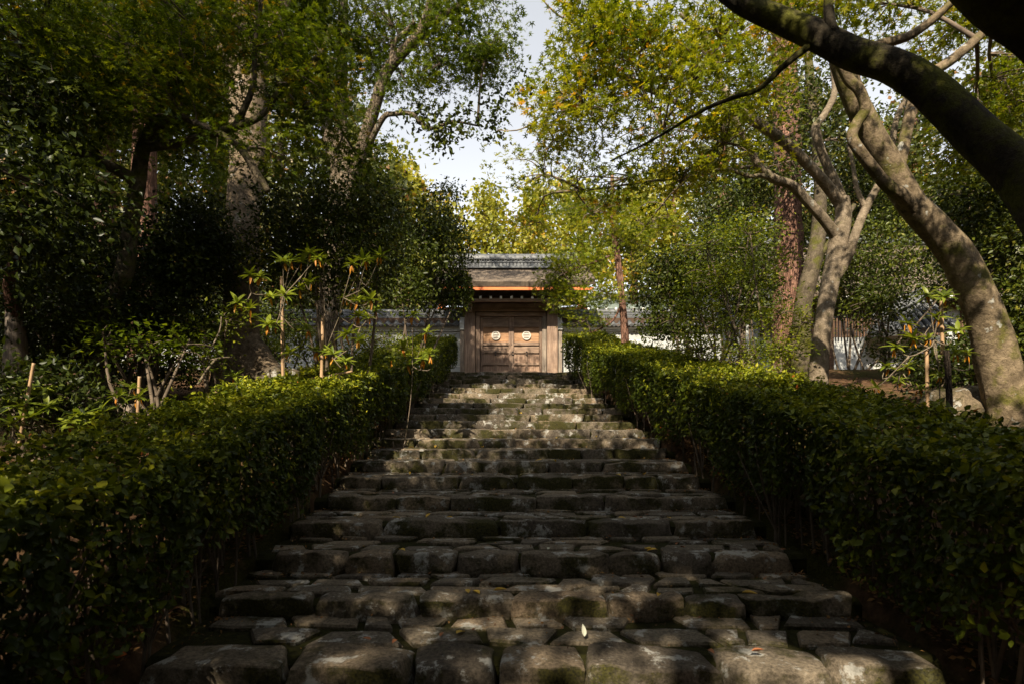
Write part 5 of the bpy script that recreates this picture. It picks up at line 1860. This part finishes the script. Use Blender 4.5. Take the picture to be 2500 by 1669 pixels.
# low rail fence beyond the sunlit hedge
fence = empty("low_fence", "low weathered log rail behind the hedge at the foot of the forked maple", "fence", tuple(S(2080, 985, 9.3)))
for (a_, c_) in ((S(2010, 972, 9.4), S(2140, 975, 9.2)), (S(2010, 982, 9.4), S(2140, 985, 9.2))):
    b = MB()
    b.tube([a_, (a_ + c_) / 2, c_], [0.03, 0.033, 0.03], 10, 0.1)
    b.build("rail", M['wood_grey'], fence, smooth=True)
for px in (2022, 2080, 2134):
    b = MB()
    p = S(px, 968, 9.25)
    b.box((p[0], p[1] - 0.02, p[2] - 0.16), (0.085, 0.085, 0.45), 0.01)
    b.build("post", M['wood_grey'], fence)

# ---------------------------------------------------------------- rocks
def rock(label, p, s, seed, mat='rock', group=None):
    me = block_mesh(s[0], s[1], s[2], seed, (7, 6, 5), 2.3, 0.07 * max(s))
    me.name = "boulder"
    o = link("boulder", me, M[mat])
    o.location = p
    o.rotation_euler = (0, 0, random.Random(seed).uniform(-1, 1))
    tag(o, label, "boulder", group)
    return o


def onground(p, dz=0.0):
    return (p[0], p[1], float(ground(p[0], p[1])) + dz)


rock("flat-topped boulder at the foot of the leaning trunk", S(2370, 1010, 7.6), (1.5, 1.0, 0.75), 501)
rock("pale boulder lying against the roots of the great trunk", S(690, 935, 9.1), (1.0, 0.7, 0.5), 502)
rock("brown boulder between the two tall bamboo canes", S(755, 922, 9.9), (0.7, 0.5, 0.4), 503)
R2 = random.Random(3)
for q, (px, py, d) in enumerate(((1800, 1105, 8.6), (1845, 1130, 8.0), (1888, 1160, 7.4), (1935, 1195, 6.8), (1985, 1220, 6.3), (2045, 1250, 5.8), (1762, 1075, 9.3), (1725, 1050, 10.2))):
    p = S(px, py, d)
    x = 3.7 + 0.12 * R2.uniform(-1, 1)
    y = d
    rock("pale curb stone showing between the stems of the sunlit hedge", (x, y, float(ground(x, y)) + 0.1), (R2.uniform(.45, .7), R2.uniform(.35, .5), R2.uniform(.3, .45)), 510 + q, 'rock', "curb stones behind the sunlit hedge")
p = S(315, 1045, 6.0)
root = empty("tree_stump", "thin grey stump beside the cane in the low rhododendron", "stump", (p[0], 6.0, float(ground(p[0], 6.0))))
b = MB()
b.tube([S(314, 1070, 6.0), S(315, 1010, 6.0), S(317, 985, 6.0)], [0.06, 0.05, 0.045], 12, 0.2)
b.build("trunk", M['wood_grey'], root, smooth=True)

# ---------------------------------------------------------------- litter and fallen leaves
r = np.random.default_rng(99)
n = 30000
sx = np.where(r.random(n) < 0.5, -1, 1)
dx = 2.62 + r.exponential(1.4, n)
yy = r.uniform(1.5, 19, n)
xx = CX + sx * dx
zz = ground(xx, yy) + 0.012
C = np.stack([xx, yy, zz], 1)
V, F, T = leaf_arrays(C, r.normal(size=(n, 3)) * .35 + np.array((0, 0, 1)), r.normal(size=(n, 3)), 0.035 + 0.035 * r.random(n), 'oval', r.random(n))
o = link("leaf_litter", mesh_tri("leaf_litter", V, F, T), M['litter'])
tag(o, "brown leaf litter strewn over the ground under the hedges", "leaf litter", None, 'stuff')
# small crumbs of litter and moss on the treads
n = 6000
k_ = r.integers(0, len(H), n)
xx = CX + r.uniform(-HALF, HALF, n)
edge = r.random(n) < 0.5
xx = np.where(edge, CX + np.sign(r.normal(size=n)) * (HALF - r.exponential(0.15, n)), xx)
yy = np.array([YF[q] for q in k_]) + np.where(r.random(n) < .6, TD - 0.02 - r.exponential(0.06, n), r.uniform(0.1, TD, n))
zz = np.array([H[q] for q in k_]) + 0.004
C = np.stack([xx, yy, zz], 1)
V, F, T = leaf_arrays(C, r.normal(size=(n, 3)) * .5 + np.array((0, 0, 1)), r.normal(size=(n, 3)), 0.012 + 0.034 * r.random(n) ** 2, 'oval', r.random(n))
o = link("stair_litter", mesh_tri("stair_litter", V, F, T), M['litter'])
tag(o, "tiny brown leaf crumbs gathered along the stair risers", "leaf litter", None, 'stuff')

FL = []
for q in range(4):
    me = big_leaf_mesh("fallen%d" % q, 0.2, 0.5 + 0.2 * q, 0.18 - 0.12 * q)
    FL.append(me)


def fallen(px, py, k, mat, label, s, group, rot=None):
    """leaf lying on the tread of step k at picture column px, row py"""
    z = H[k] + 0.026
    y = FPX * (EYE - z) / max(py - VY, 1.0) if (z < EYE and py > VY + 6) else YF[k] + 0.25
    y = min(max(y, YF[k] + 0.04), YF[k] + TD - 0.06)
    x = (px - VX) / FPX * y
    rr = random.Random(px * 7 + py)
    me = rr.choice(FL).copy()
    me.materials.append(M[mat])
    o = bpy.data.objects.new("fallen_leaf", me)
    COL.objects.link(o)
    o.location = (x, y, z)
    o.rotation_euler = rot or (rr.uniform(-.15, .25), rr.uniform(-.2, .2), rr.uniform(0, 6.28))
    o.scale = (s, s, s)
    tag(o, label, "leaf", group)


yel = [(1012, 1096, 7), (1062, 1098, 7), (1176, 1099, 7), (1352, 1134, 6), (1014, 1129, 6), (1456, 1070, 8), (1286, 1024, 9), (1268, 997, 11), (1530, 1066, 8), (1360, 1066, 8), (1505, 1172, 5), (1570, 1168, 5),
       (1171, 1457, 1), (1144, 1446, 1), (1205, 1440, 1), (1630, 1290, 3), (1605, 1420, 2), (1590, 1440, 2), (1812, 1445, 1), (1510, 1280, 3), (958, 1281, 3), (1040, 1282, 3), (1090, 1283, 3), (1000, 1168, 5), (1150, 1168, 5), (1610, 1448, 1), (1115, 1545, 0), (1586, 1356, 2), (975, 1340, 2), (1322, 1134, 6)]
for px, py, k in yel:
    fallen(px, py, k, 'fallen', "small yellow fallen leaf lying on the mossy stone steps", 0.085 + 0.05 * ((px * 13) % 10) / 10, "yellow leaves fallen on the steps")
brn = [(1555, 1325, 3), (1570, 1322, 3), (1650, 1328, 2), (1662, 1334, 2), (1920, 1390, 2), (770, 1425, 1), (968, 1560, 0), (905, 1560, 0), (1075, 1552, 0), (1727, 1585, 0), (1835, 1588, 0), (960, 1260, 4), (1120, 1168, 5), (845, 1120, 6)]
for px, py, k in brn:
    fallen(px, py, k, 'fallen_brown', "curled red-brown fallen leaf at the foot of a stone riser", 0.06 + 0.03 * ((px * 7) % 10) / 10, "brown leaves fallen on the steps")
fallen(1427, 1552, 0, 'fallen_pale', "pale pointed leaf standing upright on the lowest tread", 0.085, None, (math.radians(62), 0, 0.1))
fallen(1337, 1340, 2, 'fallen_pale', "pale leaf lying flat near the middle of the third step", 0.07, None)

print("leaf triangles", TRI[0], "objects", len(bpy.data.objects))
